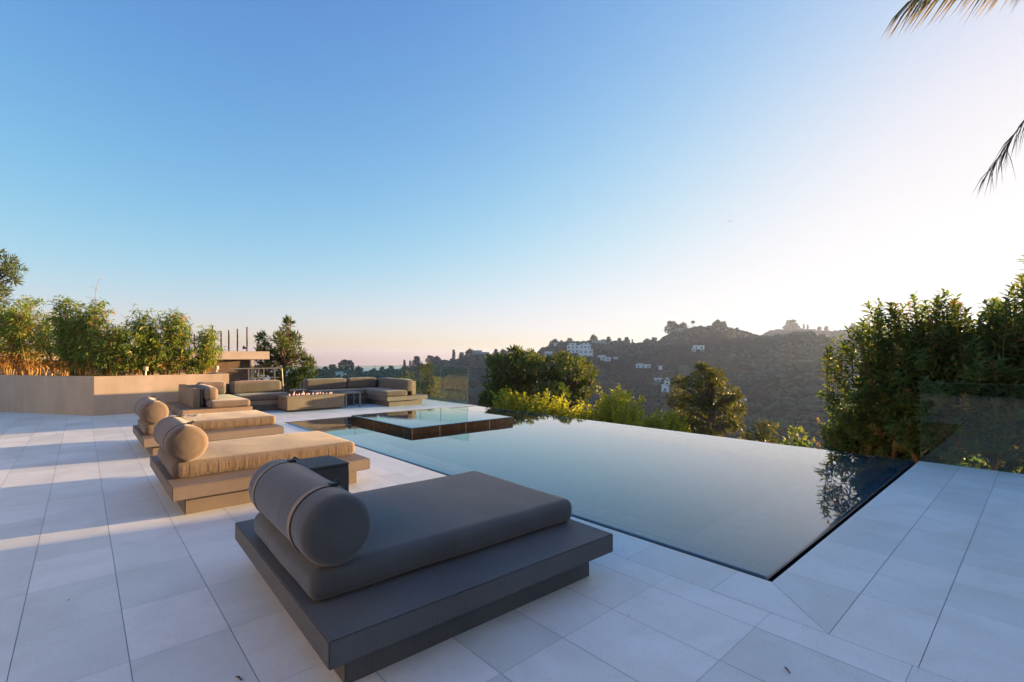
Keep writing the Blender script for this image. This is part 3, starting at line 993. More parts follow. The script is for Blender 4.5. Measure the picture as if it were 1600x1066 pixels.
soft('seat_cushion', t_, (2.95, 4.23, 13.72, 14.42, 0.287, 0.445), 0.05, 13)
soft('back_cushion', t_, (2.09, 2.33, 12.62, 14.38, 0.440, 0.735), 0.08, 14, puff=0.02)
soft('back_cushion', t_, (2.20, 2.84, 14.43, 14.70, 0.440, 0.765), 0.07, 15, puff=0.02)
soft('back_cushion', t_, (2.97, 4.21, 14.43, 14.70, 0.440, 0.765), 0.07, 16, puff=0.02)

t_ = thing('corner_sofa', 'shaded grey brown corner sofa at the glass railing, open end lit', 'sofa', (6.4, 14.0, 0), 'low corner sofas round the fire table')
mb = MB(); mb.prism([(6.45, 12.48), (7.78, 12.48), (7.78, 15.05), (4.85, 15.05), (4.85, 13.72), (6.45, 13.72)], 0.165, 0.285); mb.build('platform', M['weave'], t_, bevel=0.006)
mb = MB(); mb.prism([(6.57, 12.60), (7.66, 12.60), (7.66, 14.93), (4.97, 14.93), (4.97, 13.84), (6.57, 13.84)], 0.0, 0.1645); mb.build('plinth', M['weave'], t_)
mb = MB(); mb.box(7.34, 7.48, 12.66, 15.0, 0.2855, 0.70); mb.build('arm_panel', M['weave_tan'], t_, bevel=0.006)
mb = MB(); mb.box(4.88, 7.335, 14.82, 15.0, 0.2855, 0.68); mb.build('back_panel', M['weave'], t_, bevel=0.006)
soft('seat_cushion', t_, (6.42, 7.13, 12.52, 14.5, 0.287, 0.445), 0.05, 21)
soft('seat_cushion', t_, (4.88, 6.41, 13.75, 14.5, 0.287, 0.445), 0.05, 22)
soft('back_cushion', t_, (7.145, 7.39, 12.64, 14.46, 0.400, 0.745), 0.05, 23, puff=0.014)
soft('back_cushion', t_, (4.90, 6.14, 14.51, 14.80, 0.440, 0.755), 0.06, 24, puff=0.016)
soft('back_cushion', t_, (6.18, 7.12, 14.51, 14.80, 0.440, 0.755), 0.06, 25, puff=0.016)

t_ = thing('ottoman', 'small square woven ottoman behind the fire table', 'ottoman', (4.62, 14.15, 0))
mb = MB(); mb.box(4.40, 4.80, 13.95, 14.38, 0.0, 0.44); mb.build('ottoman_body', M['weave'], t_, bevel=0.006)
mb = cushion(4.39, 4.81, 13.94, 14.39, 0.441, 0.50, 0.025, 0.006, 0.06, 0.0, 31); weld(mb.build('cushion', M['fab_sofa'], t_, smooth=True))

# ------------------------------------------------------------------ fire table
t_ = thing('fire_table', 'long tan fire table with a row of small flames', 'fire table', (4.65, 13.4, 0))
mb = MB(); mb.box(3.92, 5.42, 12.98, 13.78, 0.055, 0.375); mb.build('table_body', M['weave_tan'], t_, bevel=0.006)
mb = MB(); mb.box(4.00, 5.34, 13.06, 13.70, 0.0, 0.0545); mb.build('base', M['weave'], t_)
mb = MB()
for x0, x1, y0, y1 in [(3.91, 5.43, 12.97, 13.22), (3.91, 5.43, 13.54, 13.79), (3.91, 4.08, 13.22, 13.54), (5.26, 5.43, 13.22, 13.54)]:
    mb.box(x0, x1, y0, y1, 0.3755, 0.41)
mb.build('tabletop', M['weave_tan'], t_)
mb = MB(); mb.box(4.08, 5.26, 13.22, 13.54, 0.377, 0.392)
for k in range(60):
    x, y = 4.1 + 1.14 * random.random(), 13.24 + 0.28 * random.random()
    mb.add(np.array([(0, 0, 1), (1, 0, 0), (0, 1, 0), (-1, 0, 0), (0, -1, 0)]) * 0.022 * (0.7 + random.random()) + np.array([x, y, 0.392]), [(0, 1, 2), (0, 2, 3), (0, 3, 4), (0, 4, 1)])
mb.build('burner_tray', M['lavarock'], t_)
mb = MB(); mb.box(3.914, 3.92, 13.30, 13.40, 0.30, 0.335); mb.build('handle', M['black'], t_)
for k in range(16):
    x = 4.10 + 1.14 * (k + 0.5 * random.random()) / 15.5
    y = 13.38 + random.uniform(-0.05, 0.05)
    hh = random.choice([0.04, 0.05, 0.06, 0.07, 0.09, 0.12])
    lean = random.uniform(-0.03, 0.03)
    mb = MB(); mb.tube([(x, y, 0.395), (x + lean * 0.2, y, 0.395 + hh * 0.3), (x + lean * 0.6, y, 0.395 + hh * 0.65), (x + lean, y, 0.395 + hh)], [0.012, 0.022, 0.012, 0.001], 7)
    mb.build('flame', M['flame'], t_, smooth=True)

t_ = thing('end_table', 'small grey metal table with thin square legs beside the fire table', 'side table', (5.72, 13.35, 0))
mb = MB(); mb.box(5.49, 5.96, 13.10, 13.58, 0.395, 0.425); mb.build('tabletop', M['metal'], t_, bevel=0.003)
for x in (5.50, 5.91):
    for y in (13.11, 13.53):
        mb = MB(); mb.box(x, x + 0.042, y, y + 0.042, 0.0, 0.3945); mb.build('leg', M['metal'], t_)

# bits of dry leaf litter on the paving
def litter(px, py, ln, ang, lab, name='dry_twig'):
    d = H * FPX / (py - Y0)
    P = W(px, py, d)
    mb = MB()
    c, s = math.cos(ang), math.sin(ang)
    mb.tube([(P[0] - c * ln / 2, P[1] - s * ln / 2, 0.005), (P[0], P[1] + 0.004, 0.011), (P[0] + c * ln / 2, P[1] + s * ln / 2, 0.006)], [0.05 * ln, 0.10 * ln, 0.04 * ln], 6)
    tag(mb.build(name, M['twig']), lab, 'twig' if name == 'dry_twig' else 'leaf')


litter(1230, 1049, 0.042, 0.9, 'curled brown twig on the paving near the bottom edge of the terrace')
litter(373, 1062, 0.045, 1.9, 'thin dry twig on the paving left of the dark daybed')
litter(974, 861, 0.013, 0.3, 'brown leaf speck just right of the dark daybed platform', 'dry_leaf')
litter(983, 964, 0.011, 0.3, 'tiny leaf speck on a paver in front of the pool corner', 'dry_leaf')
litter(107, 940, 0.018, 0.5, 'small dry leaf lying on the shaded paving left of the daybeds', 'dry_leaf')

# garden lights in the planter
for x, y, lab in ((2.86, 15.75, 'small round beige path light at the right end of the planter'), (1.25, 15.70, 'small pale path light among the bamboo stems')):
    t_ = thing('garden_light', lab, 'garden light', (x, y, 0.84), 'path lights in the planter')
    mb = MB(); mb.tube([(x, y, 0.84), (x, y, 1.06)], 0.012, 6); mb.build('stem', M['metal'], t_)
    mb = MB(); mb.tube([(x, y, 1.06), (x, y, 1.065), (x, y, 1.17), (x, y, 1.175)], [0.03, 0.055, 0.055, 0.03], 12); mb.build('lamp_head', M['plaster'], t_, smooth=False)

# ------------------------------------------------------------------ plants
def bamboo(x, y, hgt, spread, nc, lab, dead=False, dry=0.12, lean=(0, 0)):
    t = thing('bamboo_plant', lab, 'bamboo', (x, y, 0.84), 'bamboo plants in the long planter')
    cm, lf, st = MB(), MB(), MB()
    for k in range(nc):
        a, rr = random.uniform(0, 6.28), spread * 0.35 * math.sqrt(random.random())
        b = np.array([x + math.cos(a) * rr, y + math.sin(a) * rr * 0.6, 0.82])
        hh = hgt * random.uniform(0.6, 1.0)
        ds = spread * random.uniform(0.3, 1.0)
        top = b + np.array([math.cos(a) * ds * 0.8 + lean[0], math.sin(a) * ds * 0.5 + lean[1], hh])
        P = limb(b, top, 9, 0.02)
        cm.tube(P, np.linspace(0.014, 0.003, 9), 5)
        for j in range(int(hh * 16)):
            u = 0.12 + 0.88 * random.random() ** 0.8
            i = min(7, int(u * 8)); q = P[i] + (P[i + 1] - P[i]) * (u * 8 - i)
            br = np.array([random.gauss(0, 1), random.gauss(0, 0.8), random.uniform(-0.1, 0.9)])
            br /= np.linalg.norm(br)
            L = random.uniform(0.10, 0.36) * (1.15 - 0.55 * u)
            e = q + br * L
            n = random.randint(6, 11)
            D = br * 0.5 + rdirs(n) * 0.8 + np.array([0, 0, -0.15]); D /= np.linalg.norm(D, axis=1)[:, None]
            Q = q + (e - q) * rng.random((n, 1)) ** 0.5 + rng.normal(size=(n, 3)) * 0.03
            isdry = random.random() < (dry * (2.6 if u < 0.35 else 0.35))
            leaves(st if isdry else lf, Q, D, 0.09 + 0.08 * rng.random(n), 0.020 + 0.012 * rng.random(n), droop=0.25)
    if dead:
        b = np.array([x, y, 0.82])
        P = limb(b, b + np.array([0.5 * random.uniform(-1, 1), 0.1, hgt * 1.22]), 9, 0.05)
        cm.tube(P, np.linspace(0.014, 0.004, 9), 5)
        for j in range(7):
            q = P[8 - j // 2]; cm.tube([q, q + np.array([random.uniform(-0.2, 0.2), 0, random.uniform(0.02, 0.2)])], [0.005, 0.002], 4)
    cm.build('bamboo_stems', M['culm'], t, smooth=True)
    lf.build('foliage', M['leaf_bamboo'], t)
    if st.n:
        st.build('dry_leaves', M['leaf_straw'], t)
    return t


def at_y(px, yw):
    """ground point of the photo column px on the line Y = yw"""
    l = (px - CX) / FPX
    d = yw / (-l * math.sin(YAW) + math.cos(YAW))
    return (l * d * math.cos(YAW) + d * math.sin(YAW), yw, d)


def on_left_face(px, off=0.45):
    """point inside the planter arm that runs back to the left"""
    l = (px - CX) / FPX
    e0, e1 = np.array([0.22 + off, 15.42 + 0.35]), np.array([-5.2 + off, 24.0 + 0.35])
    ray = l * RV + FV
    A = np.array([[ray[0], -(e1 - e0)[0]], [ray[1], -(e1 - e0)[1]]])
    d, s = np.linalg.solve(A, e0)
    return e0[0] + s * (e1 - e0)[0], e0[1] + s * (e1 - e0)[1], d


BAM = [  # column, top row, spread, stems, label, dead stalk, dry share
    (-60, 470, 1.0, 18, 'bamboo clump cut by the left edge of the planter', False, 0.35),
    (5, 462, 0.9, 20, 'yellow green bamboo clump under the overhanging pine branch', False, 0.4),
    (50, 472, 0.9, 22, 'broad bamboo clump with orange dry leaves at its base', False, 0.5),
    (92, 500, 0.7, 16, 'lower bamboo clump filling the dip beside the tallest one', False, 0.35),
    (126, 464, 0.75, 26, 'tallest bamboo clump with a bare dead stalk on top', True, 0.15),
    (152, 520, 0.6, 14, 'short dark bamboo clump at the planter corner', False, 0.15)]
for px, py, sp, nc, lab, dead, dry in BAM:
    x, y, d = on_left_face(px)
    top = H + (Y0 - py) / FPX * d
    bamboo(x, y, top - 0.84, sp * 0.8, nc, lab, dead, dry)
BAM2 = [(176, 495, 0.45, 12, 'thin bamboo clump with a bare dead tip right of the planter corner', True, 0.1),
        (200, 515, 0.55, 13, 'low bushy bamboo clump between two taller ones', False, 0.1),
        (232, 484, 0.42, 14, 'tall bamboo clump with a narrow round top', False, 0.1),
        (258, 520, 0.5, 12, 'short bamboo clump in front of the dark roof edge', False, 0.1),
        (273, 481, 0.36, 13, 'slender upright bamboo clump with golden stems', False, 0.15),
        (300, 540, 0.45, 10, 'lowest dark green bamboo clump near the path light', False, 0.05),
        (318, 513, 0.42, 13, 'bright bamboo clump at the right end of the planter', False, 0.15)]
for px, py, sp, nc, lab, dead, dry in BAM2:
    x, y, d = at_y(px, 16.1)
    top = H + (Y0 - py) / FPX * d
    bamboo(x, y, top - 0.84, sp * 0.8, nc, lab, dead, dry, lean=(0.25, 0) if px == 318 else (0, 0))


def tree(name, lab, base, clumps, mat, leaf, n_per, trunk_r, group=None, limbs=True, out=0.6, forks=None, up=0.2, droop=0.0, cat='tree'):
    """clumps: list of (centre, radii); trunk from base to the middle of the crown, a limb to each clump"""
    t = thing(name, lab, cat, base, group)
    tr, lf = MB(), MB()
    base = np.asarray(base, float)
    cs = np.array([c for c, _ in clumps])
    mid = np.array([cs[:, 0].mean(), cs[:, 1].mean(), cs[:, 2].min() * 0.4 + cs[:, 2].max() * 0.6])
    P = limb(base, mid, 9, 0.03)
    tr.tube(P, np.linspace(trunk_r, trunk_r * 0.25, 9), 8)
    for c, r in clumps:
        c = np.asarray(c, float)
        k = int(np.clip(np.searchsorted(P[:, 2], c[2] - 0.5 * np.linalg.norm(c[:2] - P[-1][:2]) - 0.3), 2, 7))
        tr.tube(limb(P[k], c, 6, 0.06), np.linspace(trunk_r * 0.24, trunk_r * 0.05, 6), 5)
        vol = (r[0] * r[1] + r[1] * r[2] + r[0] * r[2]) / 3
        clump_leaves(lf, c, r, max(30, int(n_per * vol)), leaf[0], leaf[1], out, droop=droop, up=up)
    tr.build('trunk', M['bark'], t, smooth=True)
    lf.build('crown', M[mat], t)
    return t


def px_clumps(lst, d, dep=0.8, sub=0, jit=0.4):
    """crown clumps from (px, py, half width, half height) at depth d, spread in depth too"""
    out = []
    for px, py, hw, hh in lst:
        k = d / FPX
        dd = d + rng.normal() * dep
        c = W(px, py, dd)
        out.append((c, (hw * k, hw * k, hh * k)))
        for _ in range(sub):
            q = rdirs(1)[0] * np.array([hw * k, hw * k, hh * k]) * 0.9
            s_ = 0.32 + 0.25 * random.random()
            out.append((c + q, (hw * k * s_, hw * k * s_, hh * k * s_)))
    return out


def on_ground(px, d):
    P = W(px, Y0, d)
    return (P[0], P[1], ground_at(P[0], P[1]) - 0.15)


# two dark conifers beyond the vanishing edge
tree('conifer_tree', 'dark conifer beyond the pool edge, taller left one of the touching pair', on_ground(800, 27),
     px_clumps([(805, 565, 24, 12), (788, 575, 22, 16), (826, 572, 20, 16), (800, 595, 34, 18), (775, 600, 20, 20), (838, 597, 18, 20), (790, 622, 38, 18), (768, 634, 18, 18), (825, 622, 28, 18), (790, 650, 42, 18), (835, 650, 26, 16), (806, 553, 10, 8), (772, 562, 9, 9), (836, 562, 8, 10)], 27, 0.7, 4),
     'leaf_oak', (0.26, 0.11), 560, 0.28, 'conifers standing below the pool edge')
tree('conifer_tree', 'round golden edged conifer, right one of the touching pair', on_ground(882, 26),
     px_clumps([(870, 572, 20, 14), (895, 575, 22, 14), (915, 585, 18, 16), (860, 590, 20, 16), (888, 596, 28, 18), (912, 604, 18, 16), (866, 614, 22, 16), (893, 622, 22, 14), (905, 568, 8, 8), (885, 561, 8, 7), (872, 636, 12, 14)], 26, 0.7, 4),
     'leaf_oak', (0.26, 0.11), 560, 0.26, 'conifers standing below the pool edge')
tree('cedar_tree', 'drooping olive brown cedar standing alone beyond the pool edge', on_ground(1100, 24),
     px_clumps([(1104, 583, 16, 9), (1120, 592, 12, 10), (1086, 596, 14, 12), (1108, 606, 20, 14), (1060, 600, 10, 12), (1062, 622, 16, 16), (1085, 630, 22, 16), (1115, 632, 20, 14), (1140, 615, 14, 12), (1152, 622, 8, 10), (1148, 640, 14, 12), (1060, 648, 14, 14), (1090, 660, 26, 14), (1125, 664, 20, 12), (1152, 662, 10, 10), (1100, 680, 24, 10), (1098, 574, 7, 5)], 24, 0.6, 3),
     'leaf_olive', (0.24, 0.085), 820, 0.24, 'conifers standing below the pool edge', droop=0.3)
tree('cedar_tree', 'small olive treetop just right of the lone cedar', on_ground(1190, 21),
     px_clumps([(1195, 672, 14, 10), (1207, 668, 9, 9), (1178, 682, 12, 9), (1163, 686, 10, 7), (1198, 690, 16, 9)], 21, 0.4, 1), 'leaf_olive', (0.2, 0.07), 700, 0.12, None, droop=0.2)
tree('cedar_tree', 'lowest olive green treetop at the water line by the big bush', on_ground(1245, 16),
     px_clumps([(1247, 680, 9, 10), (1236, 692, 10, 8), (1262, 694, 12, 8), (1225, 698, 8, 5)], 16, 0.3, 1), 'leaf_dark', (0.15, 0.06), 900, 0.08, None)
# tall pine left of the gap, behind the left sofa
tree('pine_tree', 'tall tufted pine behind the left sofa, beside the flat roof', on_ground(447, 25),
     px_clumps([(450, 506, 5, 7), (446, 521, 9, 8), (436, 532, 9, 9), (460, 530, 9, 9), (410, 530, 6, 9), (414, 545, 8, 8), (449, 545, 12, 10), (432, 558, 12, 9), (467, 552, 8, 9), (455, 566, 12, 9), (480, 566, 9, 9), (484, 580, 9, 10), (412, 566, 10, 9), (425, 580, 13, 10), (446, 588, 14, 12), (468, 590, 12, 12), (455, 610, 14, 12), (430, 602, 12, 10), (405, 552, 6, 7), (470, 606, 12, 12), (403, 583, 8, 9)], 25, 0.5, 2),
     'leaf_pine', (0.26, 0.065), 1500, 0.20, None, out=0.55, up=0.35)
P0 = on_ground(-70, 26)
tree('pine_tree', 'pine with feathery branches reaching in at the left frame edge', P0,
     px_clumps([(8, 410, 12, 8), (22, 418, 10, 6), (4, 432, 14, 6), (-6, 452, 14, 8), (18, 436, 9, 4), (-20, 425, 18, 14), (-40, 440, 24, 22), (-70, 420, 30, 30), (-60, 470, 30, 24), (-90, 480, 30, 24), (0, 466, 8, 8), (-4, 396, 8, 8), (-55, 385, 20, 14)], 24, 0.4, 2),
     'leaf_pine', (0.30, 0.05), 800, 0.25, None, out=0.7, up=0.1)
tree('young_tree', 'thin yellowish tree with two pointed tips seen through the railing glass', on_ground(674, 27),
     px_clumps([(670, 574, 4, 8), (660, 577, 3, 8), (672, 590, 10, 9), (660, 600, 9, 9), (682, 600, 10, 10), (668, 614, 18, 10), (688, 620, 12, 10), (655, 622, 10, 9)], 27, 0.4, 2), 'leaf_olive', (0.2, 0.05), 420, 0.09, None, up=0.4)
tree('small_tree', 'low green tree at left of the thin yellowish tree behind glass', on_ground(637, 30),
     px_clumps([(640, 588, 9, 7), (628, 596, 9, 7), (648, 602, 9, 8), (636, 610, 14, 9)], 30, 0.5, 1), 'leaf_oak', (0.2, 0.08), 420, 0.1, None)


# lime green shrubs along the outside of the vanishing edge
def shoots(lf, tips, base, n_leaf, L, Wd, tw=None, r0=0.008, spread=0.9, twist=2.4):
    """leafy shoots: leaves set spirally round a stem from base to tip"""
    for b, t in zip(base, tips):
        b, t = np.asarray(b, float), np.asarray(t, float)
        n = n_leaf
        P = limb(b, t, 7, 0.05)
        if tw is not None:
            tw.tube(P, np.linspace(r0, r0 * 0.35, 7), 4)
        u = np.linspace(0.12, 1.0, n)
        i = np.minimum((u * 6).astype(int), 5)
        Q = P[i] + (P[i + 1] - P[i]) * (u * 6 - i)[:, None]
        ax = P[i + 1] - P[i]; ax /= np.linalg.norm(ax, axis=1)[:, None]
        a = np.arange(n) * twist + random.random() * 6.28
        e1 = np.cross(ax, [0.3, 0.5, 0.81]); e1 /= np.linalg.norm(e1, axis=1)[:, None]
        e2 = np.cross(ax, e1)
        rad_ = np.cos(a)[:, None] * e1 + np.sin(a)[:, None] * e2
        D = rad_ * spread + ax * (0.35 + 0.6 * u[:, None] ** 2) + rng.normal(size=(n, 3)) * 0.15
        D /= np.linalg.norm(D, axis=1)[:, None]
        ll = L * (0.65 + 0.5 * rng.random(n)) * (1 - 0.35 * u ** 3)
        s = np.cross(D, ax); s /= np.linalg.norm(s, axis=1)[:, None] + 1e-9
        nr = np.cross(s, D)
        nr *= np.sign((nr * np.array([0, 0, 1])).sum(1) + 1e-6)[:, None]
        w = (Wd * (0.8 + 0.4 * rng.random(n)))[:, None]; l = ll[:, None]
        m1 = Q + D * l * 0.35 + nr * l * 0.05; m2 = Q + D * l * 0.72 + nr * l * 0.03; tp = Q + D * l - nr * l * 0.10
        q = np.stack([Q, m1 - s * w * 0.5, m2 - s * w * 0.36, tp, m2 + s * w * 0.36, m1 + s * w * 0.5], 1)
        lf.addq(q.reshape(-1, 3), 6)


def at_x(px, xw):
    l = (px - CX) / FPX
    d = xw / (l * math.cos(YAW) + math.sin(YAW))
    return xw, -l * d * math.sin(YAW) + d * math.cos(YAW), d


LIME = [(796, 612, 16, 'slim lime shrub before the taller dark conifer'), (816, 622, 10, 'narrow lime shrub second along the pool edge'),
        (838, 628, 14, 'low lime shrub third along the pool edge'), (858, 617, 16, 'full lime shrub below the gap between the two dark conifers'),
        (880, 634, 16, 'low lime shrub under the round conifer'), (905, 636, 20, 'broad low lime shrub right of the round conifer'), (930, 640, 14, 'small lime shrub left of the tallest lime one'),
        (946, 626, 12, 'upright lime shrub touching the tallest lime one'), (968, 609, 22, 'tallest lime shrub on the pool edge'), (1006, 650, 12, 'small round lime shrub in the gap left of the cedar'),
        (1030, 648, 14, 'low lime shrub at the foot of the cedar'), (1054, 649, 13, 'last lime shrub of the row, touching the cedar')]
for px, py, hw, lab in LIME:
    d = 22.5 + random.uniform(-0.8, 0.8)
    x, y = W(px, py, d)[:2]
    top = H + (Y0 - py) / FPX * d + 0.25
    k = d / FPX * 1.9
    gz = ground_at(x, y) - 0.1
    t = thing('lime_shrub', lab, 'shrub', (x, y, gz), 'lime green shrubs along the vanishing edge')
    lf, tw = MB(), MB()
    tips, bases = [], []
    for j in range(int(70 + hw * 6)):
        a = random.uniform(0, 6.28); rr = math.sqrt(random.random())
        hx = hw * k * rr
        zt = top - 1.5 * (rr ** 1.8) * random.uniform(0.1, 1.0) - random.random() * 1.3 * (j > 8)
        if j == 0:
            zt, hx = top, hx * 0.2
        tip = np.array([x + math.cos(a) * hx, y + math.sin(a) * hx, zt])
        b = np.array([x + math.cos(a) * hx * 0.55, y + math.sin(a) * hx * 0.55, zt - random.uniform(0.5, 1.0)])
        tips.append(tip); bases.append(b)
        tw.tube(limb((x, y, gz), b, 4, 0.04), [0.02, 0.015, 0.01, 0.006], 4)
    shoots(lf, tips, bases, 16, 0.17, 0.075, tw, 0.007)
    tw.build('stems', M['twig'], t); lf.build('foliage', M['leaf_lime'], t)


# the big dark bushes on the right, behind the glass
def big_bush(lab, c, rr, n_sh, n_in, group, tips_extra=(), mat='leaf_dark', L=0.15, red=0.06, base_z=-2.7, name='toyon_bush', Wd=0.042):
    t = thing(name, lab, 'bush', (c[0], c[1], base_z), group)
    lf, rd, tw = MB(), MB(), MB()
    c = np.asarray(c, float); rr = np.asarray(rr, float)
    for k in range(9):
        a = k * 0.7; e = c + np.array([math.cos(a) * rr[0] * 0.6, math.sin(a) * rr[1] * 0.6, rr[2] * random.uniform(-0.1, 0.5)])
        tw.tube(limb((c[0] + 0.2 * math.cos(a), c[1] + 0.2 * math.sin(a), base_z), e, 8, 0.07), np.linspace(0.06, 0.012, 8), 6)
    T, B = [], []
    for k in range(n_sh):
        d = rdirs(1)[0]
        lump = 1 + 0.42 * noise.noise(Vector((d[0] * 2.2 + c[0], d[1] * 2.2 + c[1], d[2] * 2.2)))
        tip = c + d * rr * lump * random.uniform(0.70, 1.08)
        b = tip - (d * 0.55 + np.array([0, 0, 0.7])) * random.uniform(0.3, 0.55)
        T.append(tip); B.append(b)
    for (q, ln) in tips_extra:
        q = np.asarray(q, float)
        T.append(q); B.append(q - np.array([random.uniform(-0.12, 0.12), random.uniform(-0.12, 0.12), ln]))
    isr = rng.random(len(T)) < red
    A = [i for i in range(len(T)) if not isr[i]]; R_ = [i for i in range(len(T)) if isr[i]]
    shoots(lf, [T[i] for i in A], [B[i] for i in A], 24, L * 1.1, Wd, tw, 0.006, 0.95)
    shoots(rd, [T[i] for i in R_], [B[i] for i in R_], 20, L * 0.8, Wd * 0.9, tw, 0.006, 0.95)
    clump_leaves(lf, c, rr * 0.74, n_in, L, Wd * 1.1, 0.5, shell=0.4, up=0.3)
    tw.build('branches', M['twig'], t); lf.build('foliage', M[mat], t)
    if rd.n:
        rd.build('bronze_leaves', M['leaf_red'], t)
    return t


ex = []
for px, py, d in [(1372, 468, 8.2), (1400, 471, 8.0), (1378, 482, 8.1), (1410, 480, 8.0), (1432, 494, 7.9), (1448, 470, 7.8), (1462, 457, 7.7), (1480, 452, 7.6), (1492, 460, 7.6), (1505, 475, 7.5), (1530, 478, 7.4), (1548, 470, 7.3), (1470, 470, 7.6), (1455, 485, 7.8), (1485, 478, 7.6),
                  (1568, 478, 7.2), (1585, 440, 7.0), (1596, 430, 7.0), (1604, 436, 6.9), (1575, 460, 7.1), (1615, 445, 6.9), (1300, 530, 8.8), (1318, 528, 8.7), (1292, 541, 8.9), (1330, 505, 8.6), (1345, 500, 8.5), (1310, 552, 8.8), (1360, 492, 8.3)]:
    for q in range(3):
        ex.append((W(px + random.uniform(-6, 6), py + random.uniform(-2, 8) + 9 * q, d + random.uniform(-0.1, 0.3)), random.uniform(0.55, 0.9)))
big_bush('big dark glossy bush with upright leafy shoots behind the glass railing', W(1470, 612, 8.1), (1.0, 1.55, 1.5), 620, 9000, 'tall dark bushes behind the glass railing', ex)
big_bush('tall dark bush at the right frame edge behind glass', W(1640, 600, 7.5), (1.0, 1.2, 1.75), 360, 6000, 'tall dark bushes behind the glass railing')
big_bush('lower bush with orange tipped leaves at the far left foot of the big bush', W(1345, 685, 9.3), (0.85, 0.75, 0.72), 170, 2600, None,
         [(W(px, py, 9.4), 0.4) for px, py in [(1300, 622, ), (1322, 616), (1336, 613), (1312, 628), (1345, 620), (1278, 655), (1286, 668)]], red=0.22, L=0.11)
big_bush('dark bush filling the gap below the big bush at the pool corner', W(1420, 720, 8.9), (0.9, 0.9, 1.1), 130, 3000, None, red=0.03)
big_bush('tall dark bush beyond the right frame edge that shades the terrace', (10.4, -2.4, 0.9), (1.2, 2.3, 2.0), 160, 16000, 'tall dark bushes behind the glass railing', L=0.17, Wd=0.06)
big_bush('tall dark bush farthest along the glass railing', (10.5, -6.2, 0.9), (1.2, 2.6, 2.0), 140, 16000, 'tall dark bushes behind the glass railing', L=0.17, Wd=0.06)


# palm whose fronds hang in at the top right
def frond(t, P, L, mat, n=60, dead=False, vis=1.0, name='frond'):
    P = np.asarray(P, float)
    s = np.linspace(0, 1, 14)
    seg = np.concatenate([[0], np.cumsum(np.linalg.norm(np.diff(P, axis=0), axis=1))]); seg /= seg[-1]
    C = np.stack([np.interp(s, seg, P[:, k]) for k in range(3)], 1)
    C[1:-1] = (C[:-2] + 2 * C[1:-1] + C[2:]) / 4
    tw, lf = MB(), MB()
    tw.tube(C, np.linspace(0.022, 0.005, 14), 6)
    for side in (-1, 1):
        u = np.linspace(0.12, 1.0, n)
        i = np.minimum((u * 13).astype(int), 12)
        Q = C[i] + (C[i + 1] - C[i]) * (u * 13 - i)[:, None]
        ax = C[i + 1] - C[i]; ax /= np.linalg.norm(ax, axis=1)[:, None]
        sd_ = np.cross(ax, [0, 0, 1.0]); sd_ /= np.linalg.norm(sd_, axis=1)[:, None] + 1e-9
        D = sd_ * side * (0.55 if not dead else 0.25) + ax * (0.5 + 0.4 * u[:, None]) + np.array([0, 0, -0.75 if not dead else -0.9]) + rng.normal(size=(n, 3)) * (0.10 if not dead else 0.22)
        D /= np.linalg.norm(D, axis=1)[:, None]
        l = (L * (0.7 + 0.4 * rng.random(n)) * (0.55 + 0.45 * np.sin(np.clip(u, 0, 1) * math.pi * 0.85)))[:, None]
        w = (0.020 if not dead else 0.008) * (0.8 + 0.4 * rng.random(n))[:, None]
        b = np.cross(D, ax); b /= np.linalg.norm(b, axis=1)[:, None] + 1e-9
        m1 = Q + D * l * 0.5 + np.array([0, 0, 0.02]); tp = Q + D * l - np.array([0, 0, 1]) * l * 0.12
        q = np.stack([Q - b * w * 0.3, m1 - b * w * 0.5, tp, m1 + b * w * 0.5, Q + b * w * 0.3], 1)
        lf.addq(q.reshape(-1, 3), 5)
    o = tw.build(name, M['bark'], t, smooth=True)
    lf.build('leaflets', M[mat], o)


CR = W(1800, -70, 6.2)
t_ = thing('palm_tree', 'palm leaning in from the right with green fronds and one dry frond', 'palm', (CR[0], CR[1], -3.0))
mb = MB(); mb.tube(limb((CR[0] + 0.2, CR[1], -3.1), CR, 9, 0.01), np.linspace(0.17, 0.11, 9), 10); mb.build('trunk', M['bark'], t_, smooth=True)
frond(t_, [CR, W(1700, -95, 6.1), W(1600, -52, 5.9), W(1520, -40, 5.8), W(1460, -22, 5.75), W(1418, 4, 5.7)], 0.62, 'leaf_palm', 110)
frond(t_, [CR, W(1740, 0, 6.0), W(1680, 80, 5.9), W(1610, 175, 5.8), W(1570, 230, 5.75), W(1541, 275, 5.7)], 0.46, 'leaf_dead', 70, True, name='dry_frond')
for az, dr in ((75, 1.2), (110, 0.7), (150, 1.1), (180, 0.6)):
    a = rad(az); d_ = np.array([math.sin(a), math.cos(a), 0])
    frond(t_, [CR, CR + d_ * 0.6 + [0, 0, 0.5], CR + d_ * 1.3 + [0, 0, 0.5 - dr * 0.3], CR + d_ * 2.0 + [0, 0, -dr * 0.7]], 0.55, 'leaf_palm', 40)

# ------------------------------------------------------------------ hills: scrub, trees, houses
def blob(c, r, rs, flat=0.75):
    """a small ragged shrub: jittered low sphere"""
    v = ICO * (1 + rs.normal(size=(len(ICO), 1)) * 0.22)
    return v * np.array([r, r, r * flat]) + c


